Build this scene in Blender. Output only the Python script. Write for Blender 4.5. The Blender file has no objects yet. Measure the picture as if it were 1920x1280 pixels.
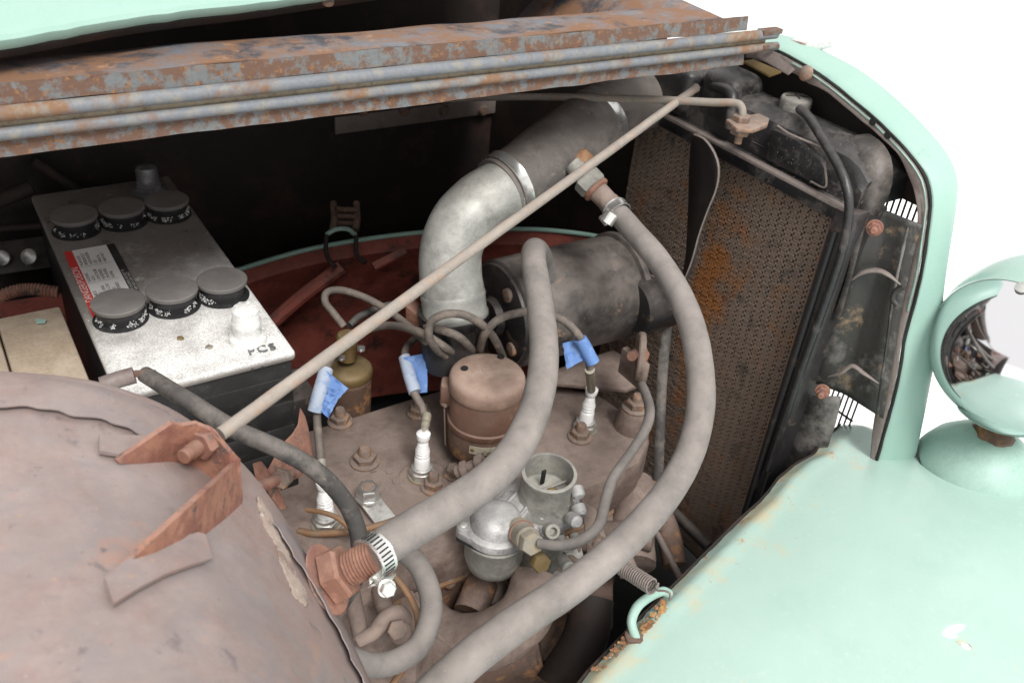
import bpy, bmesh, math, random
from mathutils import Vector, Matrix, noise
from mathutils.bvhtree import BVHTree
random.seed(7)
S = bpy.context.scene
COL = S.collection
V = Vector
# ------------------------------------------------------------------ camera (calibrated from the vanishing points)
RX = (0.84249238, -0.23703179, 0.48375875)
RY = (-0.53209175, -0.50645446, 0.67851474)
RZ = (0.08417221, -0.82904753, -0.55280668)
FPX = 1701.0
CAM = V((0, 0, 1.5))
cd = bpy.data.cameras.new('camera'); cam = bpy.data.objects.new('camera', cd); COL.objects.link(cam)
right = V((RX[0], RY[0], RZ[0])); down = V((RX[1], RY[1], RZ[1])); fwd = V((RX[2], RY[2], RZ[2]))
m = Matrix((right, -down, -fwd)).transposed().to_4x4(); m.translation = CAM
cam.matrix_world = m
cd.sensor_width = 36; cd.lens = FPX / 1920 * 36; cd.clip_start = .02; cd.clip_end = 200
cd.dof.use_dof = True; cd.dof.focus_distance = 1.0; cd.dof.aperture_fstop = 9.0
S.camera = cam
# ------------------------------------------------------------------ light: bright white overcast sky, white floor
W = bpy.data.worlds.new('World'); S.world = W; W.use_nodes = True
bg = W.node_tree.nodes['Background']; bg.inputs[0].default_value = (1, .985, .975, 1); bg.inputs[1].default_value = .84
sd = bpy.data.lights.new('sun', 'SUN'); sd.energy = 2.7; sd.angle = math.radians(22); sd.color = (1, .975, .94)
sun = bpy.data.objects.new('sun', sd); COL.objects.link(sun)
sun.rotation_euler = V((.15, .74, -1)).to_track_quat('-Z', 'Y').to_euler()
S.view_settings.view_transform = 'Standard'; S.view_settings.look = 'None'
S.view_settings.exposure = 0.38; S.view_settings.gamma = 1.0
try:
    S.cycles.max_bounces = 8; S.cycles.diffuse_bounces = 4
except Exception: pass
# ------------------------------------------------------------------ helpers
def ray(px, py):
    a, b = (px - 960) / FPX, (py - 640) / FPX
    return V((RX[0]*a+RX[1]*b+RX[2], RY[0]*a+RY[1]*b+RY[2], RZ[0]*a+RZ[1]*b+RZ[2]))
def Q(px, py, d=None, x=None, y=None, z=None):
    r = ray(px, py)
    if x is not None: d = x / r.x
    if y is not None: d = y / r.y
    if z is not None: d = (z - CAM.z) / r.z
    return CAM + r * d
def dep(p): return (p - CAM).dot(fwd)
def rad(w, d): return w * d / FPX / 2
UP = V((0, 0, 1)); XA = V((1, 0, 0)); YA = V((0, 1, 0))

def thing(name, loc, label, cat, group=None):
    o = bpy.data.objects.new(name, None); COL.objects.link(o); o.location = loc
    o.empty_display_size = .02
    o['label'] = label; o['category'] = cat
    if group: o['group'] = group
    return o
def tag(o, label, cat, group=None):
    o['label'] = label; o['category'] = cat
    if group: o['group'] = group
    return o
def wloc(o):
    l = V((0, 0, 0))
    while o: l = l + V(o.location); o = o.parent
    return l
def obj(name, bm, mat, parent=None, smooth=True, origin=None, recalc=True, sub=0, ang=40, solid=0, stuff=False):
    if recalc and not solid: bmesh.ops.recalc_face_normals(bm, faces=bm.faces)
    if parent is not None: off = wloc(parent)
    else:
        if origin is None:
            o_ = V((0, 0, 0))
            for v in bm.verts: o_ += v.co
            o_ /= max(1, len(bm.verts)); origin = V((o_.x, o_.y, min(v.co.z for v in bm.verts)))
        off = V(origin)
    bmesh.ops.translate(bm, verts=bm.verts, vec=-off)
    me = bpy.data.meshes.new(name); bm.to_mesh(me); bm.free()
    if smooth:
        for p in me.polygons: p.use_smooth = True
        try: me.set_sharp_from_angle(angle=math.radians(ang))
        except Exception: pass
    o = bpy.data.objects.new(name, me); COL.objects.link(o)
    if mat: me.materials.append(mat)
    if parent is not None: o.parent = parent
    else: o.location = off
    if solid:
        md = o.modifiers.new('thickness', 'SOLIDIFY'); md.thickness = solid; md.offset = -1
    if sub:
        md = o.modifiers.new('smooth', 'SUBSURF'); md.levels = sub; md.render_levels = sub
    if stuff: o['kind'] = 'stuff'
    return o
def copy_tree(o, parent=None, loc=None, label=None):
    c = o.copy(); COL.objects.link(c)
    if parent: c.parent = parent
    if loc is not None: c.location = loc
    if label: c['label'] = label
    for ch in list(o.children): copy_tree(ch, c)
    return c
def NB(): return bmesh.new()
def frame(ax):
    ax = V(ax).normalized()
    t = V((0, 0, 1)) if abs(ax.z) < .9 else V((1, 0, 0))
    u = ax.cross(t).normalized(); return ax, u, ax.cross(u).normalized()
def lathe(bm, prof, o, ax, seg=32, cap=True, ph=0.0, wob=0):
    """prof: (radius, height) list along axis"""
    ax, u, w = frame(ax); o = V(o); rings = []
    for (r, h) in prof:
        ring = []
        for k in range(seg):
            a = 2*math.pi*k/seg + ph
            rr = r * (1 + (wob * noise.noise(V((math.cos(a)*2, math.sin(a)*2, h*40))) if wob else 0))
            ring.append(bm.verts.new(o + ax*h + (u*math.cos(a) + w*math.sin(a))*rr))
        rings.append(ring)
    for a, b in zip(rings, rings[1:]):
        for k in range(seg): bm.faces.new((a[k], a[(k+1) % seg], b[(k+1) % seg], b[k]))
    if cap:
        for r, g in ((prof[0][0], rings[0]), (prof[-1][0], rings[-1])):
            if r > 1e-6: bm.faces.new(g)
    return bm
def cyl(bm, a, b, r, seg=24, bev=.12):
    a, b = V(a), V(b); L = (b-a).length; c = min(bev*r, L*.3)
    return lathe(bm, [(r-c, 0), (r, c), (r, L-c), (r-c, L)], a, b-a, seg)
def hexp(bm, o, ax, r, h, ph=0.0, ch=.12):
    """hexagonal prism, chamfered"""
    return lathe(bm, [(r*(1-ch), 0), (r, h*.12), (r, h*.85), (r*(1-ch), h)], o, ax, 6, ph=ph)
def crom(P, n=8):
    P = [V(p) for p in P]
    if len(P) < 3:
        return [P[0].lerp(P[1], i/n) for i in range(n+1)]
    E_ = [P[0]*2-P[1]] + P + [P[-1]*2-P[-2]]; out = []
    for i in range(1, len(E_)-2):
        a, b, c, d = E_[i-1:i+3]
        for k in range(n):
            t = k/n
            out.append(.5*((2*b) + (c-a)*t + (2*a-5*b+4*c-d)*t*t + (3*b-a-3*c+d)*t**3))
    out.append(P[-1]); return out
def tube(bm, pts, r, seg=16, n=8, smooth=True, cap=True, rs=None, lump=0, flat=1.0):
    P = crom(pts, n) if smooth else [V(p) for p in pts]
    N = len(P); T = []
    for i in range(N):
        T.append((P[min(i+1, N-1)]-P[max(i-1, 0)]).normalized())
    _, u, _ = frame(T[0]); rings = []
    for i in range(N):
        u = (u - T[i]*u.dot(T[i])).normalized(); w = T[i].cross(u)
        if rs:
            f = i/(N-1)*(len(rs)-1); k = min(int(f), len(rs)-2); rr = rs[k]+(rs[k+1]-rs[k])*(f-k)
        else: rr = r
        ring = []
        for k in range(seg):
            a = 2*math.pi*k/seg
            r2 = rr*(1+(lump*noise.noise(P[i]*40+V((math.cos(a), math.sin(a), 0))) if lump else 0))
            ring.append(bm.verts.new(P[i]+u*math.cos(a)*r2+w*math.sin(a)*r2*flat))
        rings.append(ring)
    for a, b in zip(rings, rings[1:]):
        for k in range(seg): bm.faces.new((a[k], a[(k+1) % seg], b[(k+1) % seg], b[k]))
    if cap: bm.faces.new(rings[0]); bm.faces.new(rings[-1])
    return bm
def boxo(bm, c, ex, ey, ez, bev=0.0, seg=2):
    """oriented box: centre, three half-extent vectors"""
    c = V(c); vs = []
    for i in (-1, 1):
        for j in (-1, 1):
            for k in (-1, 1): vs.append(bm.verts.new(c+V(ex)*i+V(ey)*j+V(ez)*k))
    fs = [bm.faces.new([vs[i] for i in q]) for q in ((0,1,3,2),(4,6,7,5),(0,4,5,1),(2,3,7,6),(0,2,6,4),(1,5,7,3))]
    bmesh.ops.recalc_face_normals(bm, faces=fs)
    if bev:
        es = {e for f in fs for e in f.edges}
        bmesh.ops.bevel(bm, geom=list(es), offset=bev, segments=seg, affect='EDGES', profile=.5)
    return bm
def box(bm, x0, x1, y0, y1, z0, z1, bev=0.0, seg=2):
    return boxo(bm, ((x0+x1)/2, (y0+y1)/2, (z0+z1)/2), XA*((x1-x0)/2), YA*((y1-y0)/2), UP*((z1-z0)/2), bev, seg)
def plate(bm, pts, nrm, th, bev=0.0):
    """polygon extruded along nrm*th"""
    pts = [V(p) for p in pts]; nrm = V(nrm).normalized()*th
    a = [bm.verts.new(p) for p in pts]; b = [bm.verts.new(p+nrm) for p in pts]; n = len(pts)
    fs = [bm.faces.new(a), bm.faces.new(b[::-1])]
    for k in range(n): fs.append(bm.faces.new((a[k], b[k], b[(k+1) % n], a[(k+1) % n])))
    bmesh.ops.recalc_face_normals(bm, faces=fs)
    if bev:
        es = {e for f in fs for e in f.edges}
        bmesh.ops.bevel(bm, geom=list(es), offset=bev, segments=2, affect='EDGES', profile=.5)
    return bm
def sheet(bm, rows, th=0.0, closed=False):
    """grid of points -> surface, thickness by duplicated offset along vertex normals"""
    R_, C_ = len(rows), len(rows[0])
    g = [[bm.verts.new(p) for p in r] for r in rows]
    fs = []
    for i in range(R_-1):
        for j in range(C_-1): fs.append(bm.faces.new((g[i][j], g[i][j+1], g[i+1][j+1], g[i+1][j])))
    if th:
        bm.normal_update()
        h = [[bm.verts.new(v.co - v.normal*th) for v in r] for r in g]
        for i in range(R_-1):
            for j in range(C_-1): bm.faces.new((h[i][j], h[i+1][j], h[i+1][j+1], h[i][j+1]))
        for j in range(C_-1):
            bm.faces.new((g[0][j], h[0][j], h[0][j+1], g[0][j+1])); bm.faces.new((g[-1][j], g[-1][j+1], h[-1][j+1], h[-1][j]))
        for i in range(R_-1):
            bm.faces.new((g[i][0], g[i+1][0], h[i+1][0], h[i][0])); bm.faces.new((g[i][-1], h[i][-1], h[i+1][-1], g[i+1][-1]))
    return bm
def resample(pts, n):
    P = crom(pts, 12); L = [0]
    for a, b in zip(P, P[1:]): L.append(L[-1]+(b-a).length)
    out = []; j = 0
    for i in range(n):
        t = L[-1]*i/(n-1)
        while j < len(L)-2 and L[j+1] < t: j += 1
        f = (t-L[j])/max(1e-9, L[j+1]-L[j]); out.append(P[j].lerp(P[j+1], min(1, max(0, f))))
    return out
def loft(rows, n, m=None):
    R_ = [resample(r, n) for r in rows]
    if m is None: return R_
    cols = [resample([r[j] for r in R_], m) for j in range(n)]
    return [[cols[j][i] for j in range(n)] for i in range(m)]
def jig(bm, amp, sc=30.0):
    for v in bm.verts: v.co += noise.noise_vector(v.co*sc)*amp
# ------------------------------------------------------------------ materials
def mat(name, base, layers=(), rough=.6, metal=0.0, bump=None, dust=None, coat=0.0, spec=.5, fine=.12, speck=None):
    """layers: (colour, scale, lo, hi, detail, rough|None, metal|None) patches; dust: (colour, amount) settles on upward faces"""
    if speck is None: speck = .55 if dust else 0
    M = bpy.data.materials.new(name); M.use_nodes = True; nt = M.node_tree; N, L = nt.nodes, nt.links
    B = N['Principled BSDF']; tc = N.new('ShaderNodeTexCoord'); co = tc.outputs['Object']
    oi = N.new('ShaderNodeObjectInfo'); vm = N.new('ShaderNodeVectorMath'); vm.operation = 'ADD'
    sc = N.new('ShaderNodeVectorMath'); sc.operation = 'SCALE'; sc.inputs[0].default_value = (7, 3, 5)
    L.new(oi.outputs['Random'], sc.inputs['Scale']); L.new(co, vm.inputs[0]); L.new(sc.outputs[0], vm.inputs[1]); co = vm.outputs[0]
    def nz(scale, det=6, r=.6, dist=0.0):
        n = N.new('ShaderNodeTexNoise'); n.inputs['Scale'].default_value = scale; n.inputs['Detail'].default_value = min(15, det+4)
        n.inputs['Roughness'].default_value = r; n.inputs['Distortion'].default_value = dist; L.new(co, n.inputs['Vector']); return n.outputs[0]
    def mr(src, lo, hi, a=0, b=1):
        k = N.new('ShaderNodeMapRange'); k.inputs[1].default_value = lo; k.inputs[2].default_value = hi
        k.inputs[3].default_value = a; k.inputs[4].default_value = b; L.new(src, k.inputs[0]); return k.outputs[0]
    def mixc(f, a, b):
        k = N.new('ShaderNodeMix'); k.data_type = 'RGBA'
        if isinstance(f, (int, float)): k.inputs[0].default_value = f
        else: L.new(f, k.inputs[0])
        for s, i in ((a, 6), (b, 7)):
            if isinstance(s, tuple): k.inputs[i].default_value = (*s, 1)
            else: L.new(s, k.inputs[i])
        return k.outputs[2]
    def mixf(f, a, b):
        k = N.new('ShaderNodeMix')
        L.new(f, k.inputs[0])
        for s, i in ((a, 2), (b, 3)):
            if isinstance(s, (int, float)): k.inputs[i].default_value = s
            else: L.new(s, k.inputs[i])
        return k.outputs[0]
    c, rg, mt = base, rough, metal
    if fine:
        f = mr(nz(260, 4, .7), .35, .65)
        c = mixc(f, tuple(x*(1-fine) for x in base), tuple(min(1, x*(1+fine)) for x in base))
        f2 = mr(nz(14, 5, .6), .3, .7)
        d = N.new('ShaderNodeMix'); d.data_type = 'RGBA'; d.blend_type = 'MULTIPLY'; L.new(f2, d.inputs[0]); L.new(c, d.inputs[6])
        d.inputs[7].default_value = (1-fine*1.2, 1-fine*1.3, 1-fine*1.4, 1); c = d.outputs[2]
    for ly in layers:
        col, s, lo, hi, det, lr, lm = (list(ly)+[None]*3)[:7]
        f = mr(nz(s, det or 6, .70, .15), lo, hi); c = mixc(f, c, col)
        if lr is not None: rg = mixf(f, rg, lr)
        if lm is not None: mt = mixf(f, mt, lm)
    if dust:
        g = N.new('ShaderNodeNewGeometry'); sx = N.new('ShaderNodeSeparateXYZ'); L.new(g.outputs['Normal'], sx.inputs[0])
        f = mr(sx.outputs[2], -.1, .85, 0, dust[1]); f2 = mr(nz(28, 9, .7, .4), .34, .62, .25, 1.0)
        k = N.new('ShaderNodeMath'); k.operation = 'MULTIPLY'; L.new(f, k.inputs[0]); L.new(f2, k.inputs[1])
        dc = mixc(mr(nz(11, 6, .65), .35, .65), tuple(x*.74 for x in dust[0]), tuple(min(1, x*1.14) for x in dust[0]))
        c = mixc(k.outputs[0], c, dc); rg = mixf(k.outputs[0], rg, .95); mt = mixf(k.outputs[0], mt, 0.0)
    if speck:
        f = mr(nz(240, 4, .65), .64, .70, 0, speck*.7); d = mixc(f, (1, 1, 1), (.30, .25, .22))
        q = N.new('ShaderNodeMix'); q.data_type = 'RGBA'; q.blend_type = 'MULTIPLY'; q.inputs[0].default_value = 1
        if isinstance(c, tuple): q.inputs[6].default_value = (*c, 1)
        else: L.new(c, q.inputs[6])
        L.new(d, q.inputs[7]); c = q.outputs[2]
        f = mr(nz(330, 3, .55), .69, .72, 0, speck*.7); c = mixc(f, c, (.55, .48, .40))
    for s, i in ((c, 'Base Color'), (rg, 'Roughness'), (mt, 'Metallic')):
        if isinstance(s, tuple): B.inputs[i].default_value = (*s, 1)
        elif isinstance(s, (int, float)): B.inputs[i].default_value = s
        else: L.new(s, B.inputs[i])
    B.inputs['Specular IOR Level'].default_value = spec
    B.inputs['Coat Weight'].default_value = coat
    if bump:
        b = N.new('ShaderNodeBump'); b.inputs['Strength'].default_value = bump[1]; b.inputs['Distance'].default_value = bump[2] if len(bump) > 2 else .002
        L.new(nz(bump[0], 8, .65), b.inputs['Height']); L.new(b.outputs[0], B.inputs['Normal'])
    M['_c'] = 1
    return M
DUST = (.33, .27, .235)
m_floor = mat('floor_white', (.93, .93, .93), rough=.9, fine=0)
m_mint = mat('mint_paint', (.30, .465, .405), [((.325, .485, .425), 7, .4, .65, 5), ((.45, .20, .07), 60, .72, .76, 8, .9), ((.27, .42, .37), 35, .62, .70, 8)], rough=.42, bump=(22, .12, .004), spec=.4, fine=.03)
m_mintdull = mat('mint_paint_dull', (.34, .50, .44), [((.27, .42, .365), 25, .5, .62, 7)], rough=.5, bump=(90, .25, .002), fine=.05)
m_rustpipe = mat('dusty_rod', (.25, .225, .195), [((.30, .20, .14), 60, .52, .62, 8), ((.16, .16, .16), 45, .58, .68, 8)], rough=.85, bump=(200, .3, .001), dust=((.38, .33, .29), .65))
m_tank = mat('tank_rust', (.265, .185, .165), [((.225, .195, .195), 9, .42, .56, 12), ((.33, .195, .15), 18, .56, .66, 12), ((.12, .10, .105), 30, .60, .65, 12), ((.42, .25, .11), 44, .65, .69, 12), ((.10, .075, .07), 90, .66, .70, 10)], rough=.5, bump=(55, .35, .002), dust=((.35, .285, .265), .6), fine=.12)
m_bracket = mat('bracket_rust', (.21, .085, .06), [((.30, .14, .09), 40, .45, .6, 8), ((.06, .05, .045), 55, .56, .64, 9), ((.42, .27, .10), 70, .66, .72, 8)], rough=.8, bump=(160, .35, .0015), dust=((.45, .33, .28), .35))
m_hood_in = mat('hood_underside', (.15, .165, .19), [((.20, .105, .06), 9, .40, .54, 12, .9), ((.05, .05, .06), 15, .52, .62, 10), ((.30, .17, .10), 50, .58, .66, 10)], rough=.55, bump=(60, .25, .002))
m_flange = mat('hood_flange', (.135, .15, .155), [((.125, .07, .048), 55, .43, .53, 12, .9), ((.24, .125, .055), 120, .55, .64, 10, .9), ((.36, .26, .13), 80, .66, .72, 8), ((.07, .04, .03), 60, .62, .68, 9)], rough=.5, bump=(120, .5, .0018))
m_hrod = mat('hinge_rod', (.165, .18, .20), [((.20, .11, .06), 14, .50, .60, 12, .9, 0), ((.23, .215, .18), 60, .48, .65, 9)], rough=.6, metal=.0, bump=(150, .25, .001))
m_tan = mat('hinge_felt', (.30, .26, .19), [((.16, .11, .07), 90, .5, .65, 9)], rough=.95, bump=(200, .5, .002))
m_black = mat('black_plastic', (.010, .010, .011), [((.03, .029, .027), 30, .5, .7, 9)], rough=.5, dust=((.20, .19, .175), .25), spec=.3)
m_blackpaint = mat('black_paint', (.016, .016, .018), [((.10, .07, .05), 30, .58, .68, 9, .85), ((.16, .15, .14), 90, .66, .72, 6)], rough=.38, bump=(70, .35, .0015), dust=(DUST, .28))
m_tanktop = mat('radiator_tank_black', (.016, .016, .018), [((.085, .075, .07), 20, .50, .62, 9, .8), ((.02, .02, .02), 60, .50, .6, 9, .3), ((.30, .285, .27), 75, .66, .72, 9)], rough=.30, bump=(45, .7, .0025), dust=((.22, .20, .19), .22))
m_cap = mat('battery_cap', (.15, .14, .132), [((.16, .15, .14), 30, .5, .65, 7)], rough=.75, dust=((.235, .22, .21), .8), fine=.07, speck=.15)
m_capside = mat('battery_cap_side', (.022, .022, .024), [((.05, .05, .05), 90, .5, .7, 7)], rough=.5)
m_glit = mat('acid_crystals', (.72, .72, .72), [((.10, .10, .10), 280, .52, .60, 5)], rough=.35, bump=(500, .8, .002))
m_crust = mat('white_crust', (.86, .86, .84), [((.62, .62, .60), 160, .56, .66, 7)], rough=.9, bump=(260, .8, .003), fine=.05)
m_lead = mat('lead_post', (.24, .24, .25), [((.45, .45, .46), 60, .52, .62, 8)], rough=.45, metal=.5, bump=(120, .3, .001))
m_white = mat('print_white', (.90, .89, .87), rough=.5, fine=.04)
m_red = mat('print_red', (.72, .06, .055), rough=.45, fine=.04)
m_ink = mat('print_ink', (.02, .02, .02), rough=.5, fine=0)
m_wood = mat('dusty_wood', (.44, .35, .26), [((.55, .46, .36), 18, .45, .65, 8), ((.12, .07, .04), 90, .67, .73, 8)], rough=.9, bump=(60, .5, .002))
m_hose = mat('dusty_rubber', (.15, .138, .13), [((.22, .20, .188), 22, .4, .65, 8), ((.10, .095, .09), 140, .62, .70, 8), ((.75, .62, .40), 240, .745, .77, 3)], rough=.88, bump=(320, .18, .001), dust=((.285, .255, .235), .85), fine=.07)
m_cable = mat('black_cable', (.045, .043, .042), [((.16, .14, .125), 26, .48, .60, 8)], rough=.6, dust=((.20, .18, .165), .6))
m_wire = mat('plug_wire', (.10, .085, .075), [((.20, .16, .13), 45, .48, .62, 8)], rough=.7, dust=((.26, .22, .19), .6))
m_cast = mat('dusty_iron', (.13, .09, .075), [((.28, .21, .175), 16, .42, .62, 8), ((.10, .06, .045), 34, .60, .72, 9), ((.36, .17, .07), 42, .68, .76, 8)], rough=.85, bump=(75, .6, .0025), dust=((.285, .225, .195), .85))
m_rusty = mat('orange_rust', (.10, .055, .035), [((.30, .14, .05), 32, .52, .62, 9), ((.05, .035, .03), 38, .56, .66, 9)], rough=.85, bump=(90, .5, .002), dust=((.36, .28, .25), .4))
m_lid = mat('canister_lid', (.24, .15, .11), [((.32, .21, .16), 20, .45, .6, 9), ((.15, .085, .06), 50, .6, .68, 9)], rough=.7, bump=(140, .15, .001), dust=((.47, .355, .295), .9), speck=.3)
m_brown = mat('canister_brown', (.13, .068, .045), [((.14, .07, .05), 14, .45, .6, 7), ((.26, .16, .12), 40, .55, .7, 8)], rough=.42, bump=(140, .15, .001), dust=((.36, .25, .195), .6), speck=.3)
m_nut = mat('rusty_nut', (.17, .12, .095), [((.33, .18, .10), 70, .5, .62, 8)], rough=.75, bump=(150, .3, .001), dust=((.30, .25, .22), .6))
m_zinc = mat('zinc_steel', (.62, .62, .60), [((.35, .33, .30), 80, .5, .65, 8)], rough=.35, metal=.75, bump=(200, .1, .001), dust=((.5, .48, .45), .3))
m_steel = mat('bright_clamp', (.75, .75, .73), [((.5, .48, .44), 60, .56, .68, 7)], rough=.27, metal=.85, fine=.05)
m_galv = mat('galvanised', (.34, .345, .325), [((.46, .46, .43), 26, .45, .60, 8), ((.22, .22, .205), 34, .58, .70, 8), ((.62, .62, .58), 90, .70, .75, 8)], rough=.42, metal=.35, bump=(120, .15, .001), dust=((.40, .38, .35), .5))
m_alu = mat('cast_aluminium', (.40, .40, .405), [((.55, .55, .545), 30, .45, .60, 10), ((.20, .20, .19), 42, .56, .64, 11), ((.10, .095, .09), 90, .64, .69, 8)], rough=.45, metal=.5, bump=(150, .55, .0015), dust=((.47, .45, .43), .4))
m_aludark = mat('pot_metal', (.27, .27, .25), [((.38, .37, .33), 35, .45, .62, 8), ((.14, .13, .11), 50, .58, .70, 9)], rough=.55, metal=.3, bump=(150, .35, .0015), dust=((.42, .39, .35), .3))
m_brass = mat('old_brass', (.20, .135, .05), [((.20, .13, .06), 40, .48, .62, 8)], rough=.5, metal=.45, bump=(120, .25, .001), dust=((.30, .24, .15), .5))
m_brassgrey = mat('grey_brass', (.27, .25, .20), [((.34, .27, .17), 50, .5, .62, 8)], rough=.5, metal=.35, dust=((.45, .41, .36), .5))
m_ceramic = mat('white_ceramic', (.85, .85, .84), rough=.2, coat=.5, fine=.03)
m_tape = mat('blue_tape', (.12, .23, .50), [((.22, .34, .60), 60, .5, .66, 6)], rough=.75, bump=(90, .4, .002), fine=.05)
m_tapepale = mat('dusty_blue_tape', (.40, .46, .56), [((.26, .34, .50), 60, .5, .62, 6)], rough=.8, bump=(120, .4, .002), fine=.05)
m_gen = mat('generator_black', (.035, .033, .033), [((.12, .105, .095), 14, .44, .60, 9), ((.30, .19, .11), 26, .60, .68, 9, .9), ((.015, .015, .017), 30, .58, .66, 8)], rough=.42, bump=(70, .3, .0015), dust=((.22, .185, .165), .6))
m_core = mat('radiator_core', (.185, .135, .105), [((.22, .10, .04), 11, .54, .70, 12), ((.05, .045, .04), 26, .56, .68, 7), ((.50, .33, .05), 34, .70, .76, 7), ((.07, .08, .08), 9, .62, .72, 5)], rough=.85, metal=0, bump=(300, .4, .001))
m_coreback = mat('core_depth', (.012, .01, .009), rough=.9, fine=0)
m_redpaint = mat('red_oxide', (.26, .062, .045), [((.36, .09, .065), 12, .45, .6, 9), ((.08, .035, .028), 20, .52, .64, 10)], rough=.7, bump=(60, .3, .002), dust=((.22, .12, .10), .6))
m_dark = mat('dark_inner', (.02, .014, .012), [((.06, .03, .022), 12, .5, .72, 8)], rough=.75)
m_chrome = mat('chrome', (.80, .80, .82), rough=.09, metal=1.0, fine=0)
m_coppery = mat('copper_line', (.27, .13, .055), [((.22, .16, .11), 50, .48, .62, 7)], rough=.6, metal=.2, dust=((.38, .30, .22), .4))
m_primer = mat('pinkish_primer', (.22, .185, .17), [((.16, .12, .11), 30, .5, .64, 8), ((.29, .24, .22), 50, .58, .7, 8)], rough=.6, bump=(80, .2, .001))
m_gap = mat('black_rubber_and_gap_shade', (.012, .012, .012), rough=.8, fine=0)  # flat black for rubber parts and for shade painted into holes
m_panel = mat('rust_black_panel', (.035, .033, .031), [((.17, .16, .15), 14, .50, .64, 7), ((.25, .17, .10), 20, .58, .68, 9), ((.30, .12, .05), 44, .66, .74, 8)], rough=.5, bump=(60, .5, .002))
m_copper = mat('copper_red', (.23, .105, .07), [((.36, .18, .12), 50, .48, .62, 7)], rough=.65, metal=.15, bump=(150, .2, .001), dust=((.35, .235, .19), .5))

# ------------------------------------------------------------------ setting
b = NB(); lathe(b, [(60, 0), (60, .02)], (0, 0, -.02), UP, 64)
o = obj('floor', b, m_floor, smooth=False, origin=(0, 0, 0)); o['kind'] = 'structure'
# ------------------------------------------------------------------ hood: hinge, rusty underside, mint side panel folded over
YH = .845
def zh(py, y=YH): return Q(640, py, y=y).z
hood = thing('hood', (.4, YH, 1.2), 'open car hood folded back, rusty grey-blue underside and long hinge across the top', 'hood')
xs = [-.12 + i*(1.0/44) for i in range(45)]
def xend(py, px, y=YH): return Q(px, py, y=y).x
xe = xend(60, 1398)
def strip(name, z0, z1, mat_, th, yoff, xe_, tilt=0.0, n=60, wav=.0012):
    bm = NB(); rows = []
    for k in range(6):
        t = k/5; rows.append([V((-.12+(xe_+.12)*i/n, YH+yoff+tilt*t + wav*.4*noise.noise(V((i*.4, k*.6, 3))),
            z0+(z1-z0)*t + (wav*noise.noise(V((i*.35+9, 0, z0*50))) if k in (0, 5) else 0))) for i in range(n+1)])
    sheet(bm, rows, th); return obj(name, bm, mat_, hood)
strip('flange', zh(133), zh(100), m_flange, -.0015, 0, xe, .002)
strip('flange', zh(213), zh(184), m_flange, -.0015, -.002, xend(130, 1388), .003, wav=.002)
b = NB(); box(b, -.12, xend(95, 1430), YH-.001, YH+.006, zh(170), zh(155)); obj('hinge_felt', b, m_tan, hood)
zr1, zr2 = zh(145), zh(176)
b = NB(); tube(b, [(-.12, YH-.004, zr1), (.4, YH-.0045, zr1+.0004), (xend(80, 1446), YH-.004, zr1)], .0068, 20, 16, lump=.03); obj('hinge_rod', b, m_hrod, hood)
b = NB(); tube(b, [(-.12, YH-.005, zr2), (.4, YH-.0045, zr2-.0004), (xend(98, 1448), YH-.005, zr2)], .0056, 20, 16, lump=.03); obj('hinge_rod', b, m_hrod, hood)
# hinge leaf ends that stick out past the flanges
b = NB(); box(b, xend(80, 1416), xend(80, 1450), YH-.012, YH+.002, zr1+.001, zr1+.0075, .001)
box(b, xend(98, 1418), xend(98, 1446), YH-.012, YH+.002, zr2-.001, zr2+.004, .001); obj('hinge_leaf', b, m_flange, hood)
# underside sheet lying beyond the hinge
zt = zh(100)
prof = [(YH+.003, zt), (YH+.03, zt-.001), (YH+.07, zt-.003), (YH+.11, zt-.012), (YH+.15, zt-.034), (YH+.20, zt-.070), (YH+.28, zt-.11), (YH+.42, zt-.14), (YH+.56, zt-.16), (YH+.66, zt-.18), (YH+.70, zt-.22)]
def x_end(k): return .881 + .004*k
rows = [[V((-.12+(x_end(k)+.12)*i/50, y+.002*noise.noise(V((i*.3, k, 0))), z+.003*noise.noise(V((i*.25, k*.8, 5))))) for i in range(51)] for k, (y, z) in enumerate(prof)]
b = NB(); sheet(b, rows, .0014); obj('underside_panel', b, m_hood_in, hood)
# raised curl at the front end of the folded panel
b = NB(); rows = []
for k in range(9):
    t = k/8; rows.append([V((.74+.145*j/6, YH+.004+.30*t, zt-.001-.10*(1-j/6)**1.5*min(1, t*2.2)+.012*t*(j/6))) for j in range(7)])
sheet(b, rows, .0015); obj('front_curl', b, m_hood_in, hood)
# mint outer side panel overhanging
lip = [Q(-60, 78, z=1.262), Q(0, 69, z=1.26), Q(100, 53, z=1.26), Q(200, 35, z=1.26), Q(330, 17, z=1.26), Q(470, 2, z=1.26), Q(650, -22, z=1.26), Q(900, -55, z=1.262), Q(1150, -85, z=1.262)]
lip = resample(lip, 60)
rows = []
for dy, dz in ((.012, -.014), (.003, -.009), (0, -.003), (.002, .001), (.02, .008), (.08, .022), (.2, .045), (.5, .06)):
    rows.append([p + V((0, dy, dz)) + V((0, .0012, .001))*noise.noise(p*90) for p in lip])
b = NB(); sheet(b, rows, .0014); obj('side_panel', b, m_mint, hood)
rows = [[p + V((0, dy, dz)) for p in lip] for dy, dz in ((.55, -.045), (.25, -.040), (.10, -.036), (.045, -.031), (.022, -.024), (.013, -.016))]
b = NB(); sheet(b, rows, .001); obj('underside_shade_sheet', b, m_dark, hood)  # dark sheet added so the panel's underside reads as shade
b = NB(); p = Q(613, 2, z=1.245); lathe(b, [(.001, .004), (.006, .003), (.008, 0)], p, V((0, -.6, .8)), 16); obj('screw', b, m_flange, hood)

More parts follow.
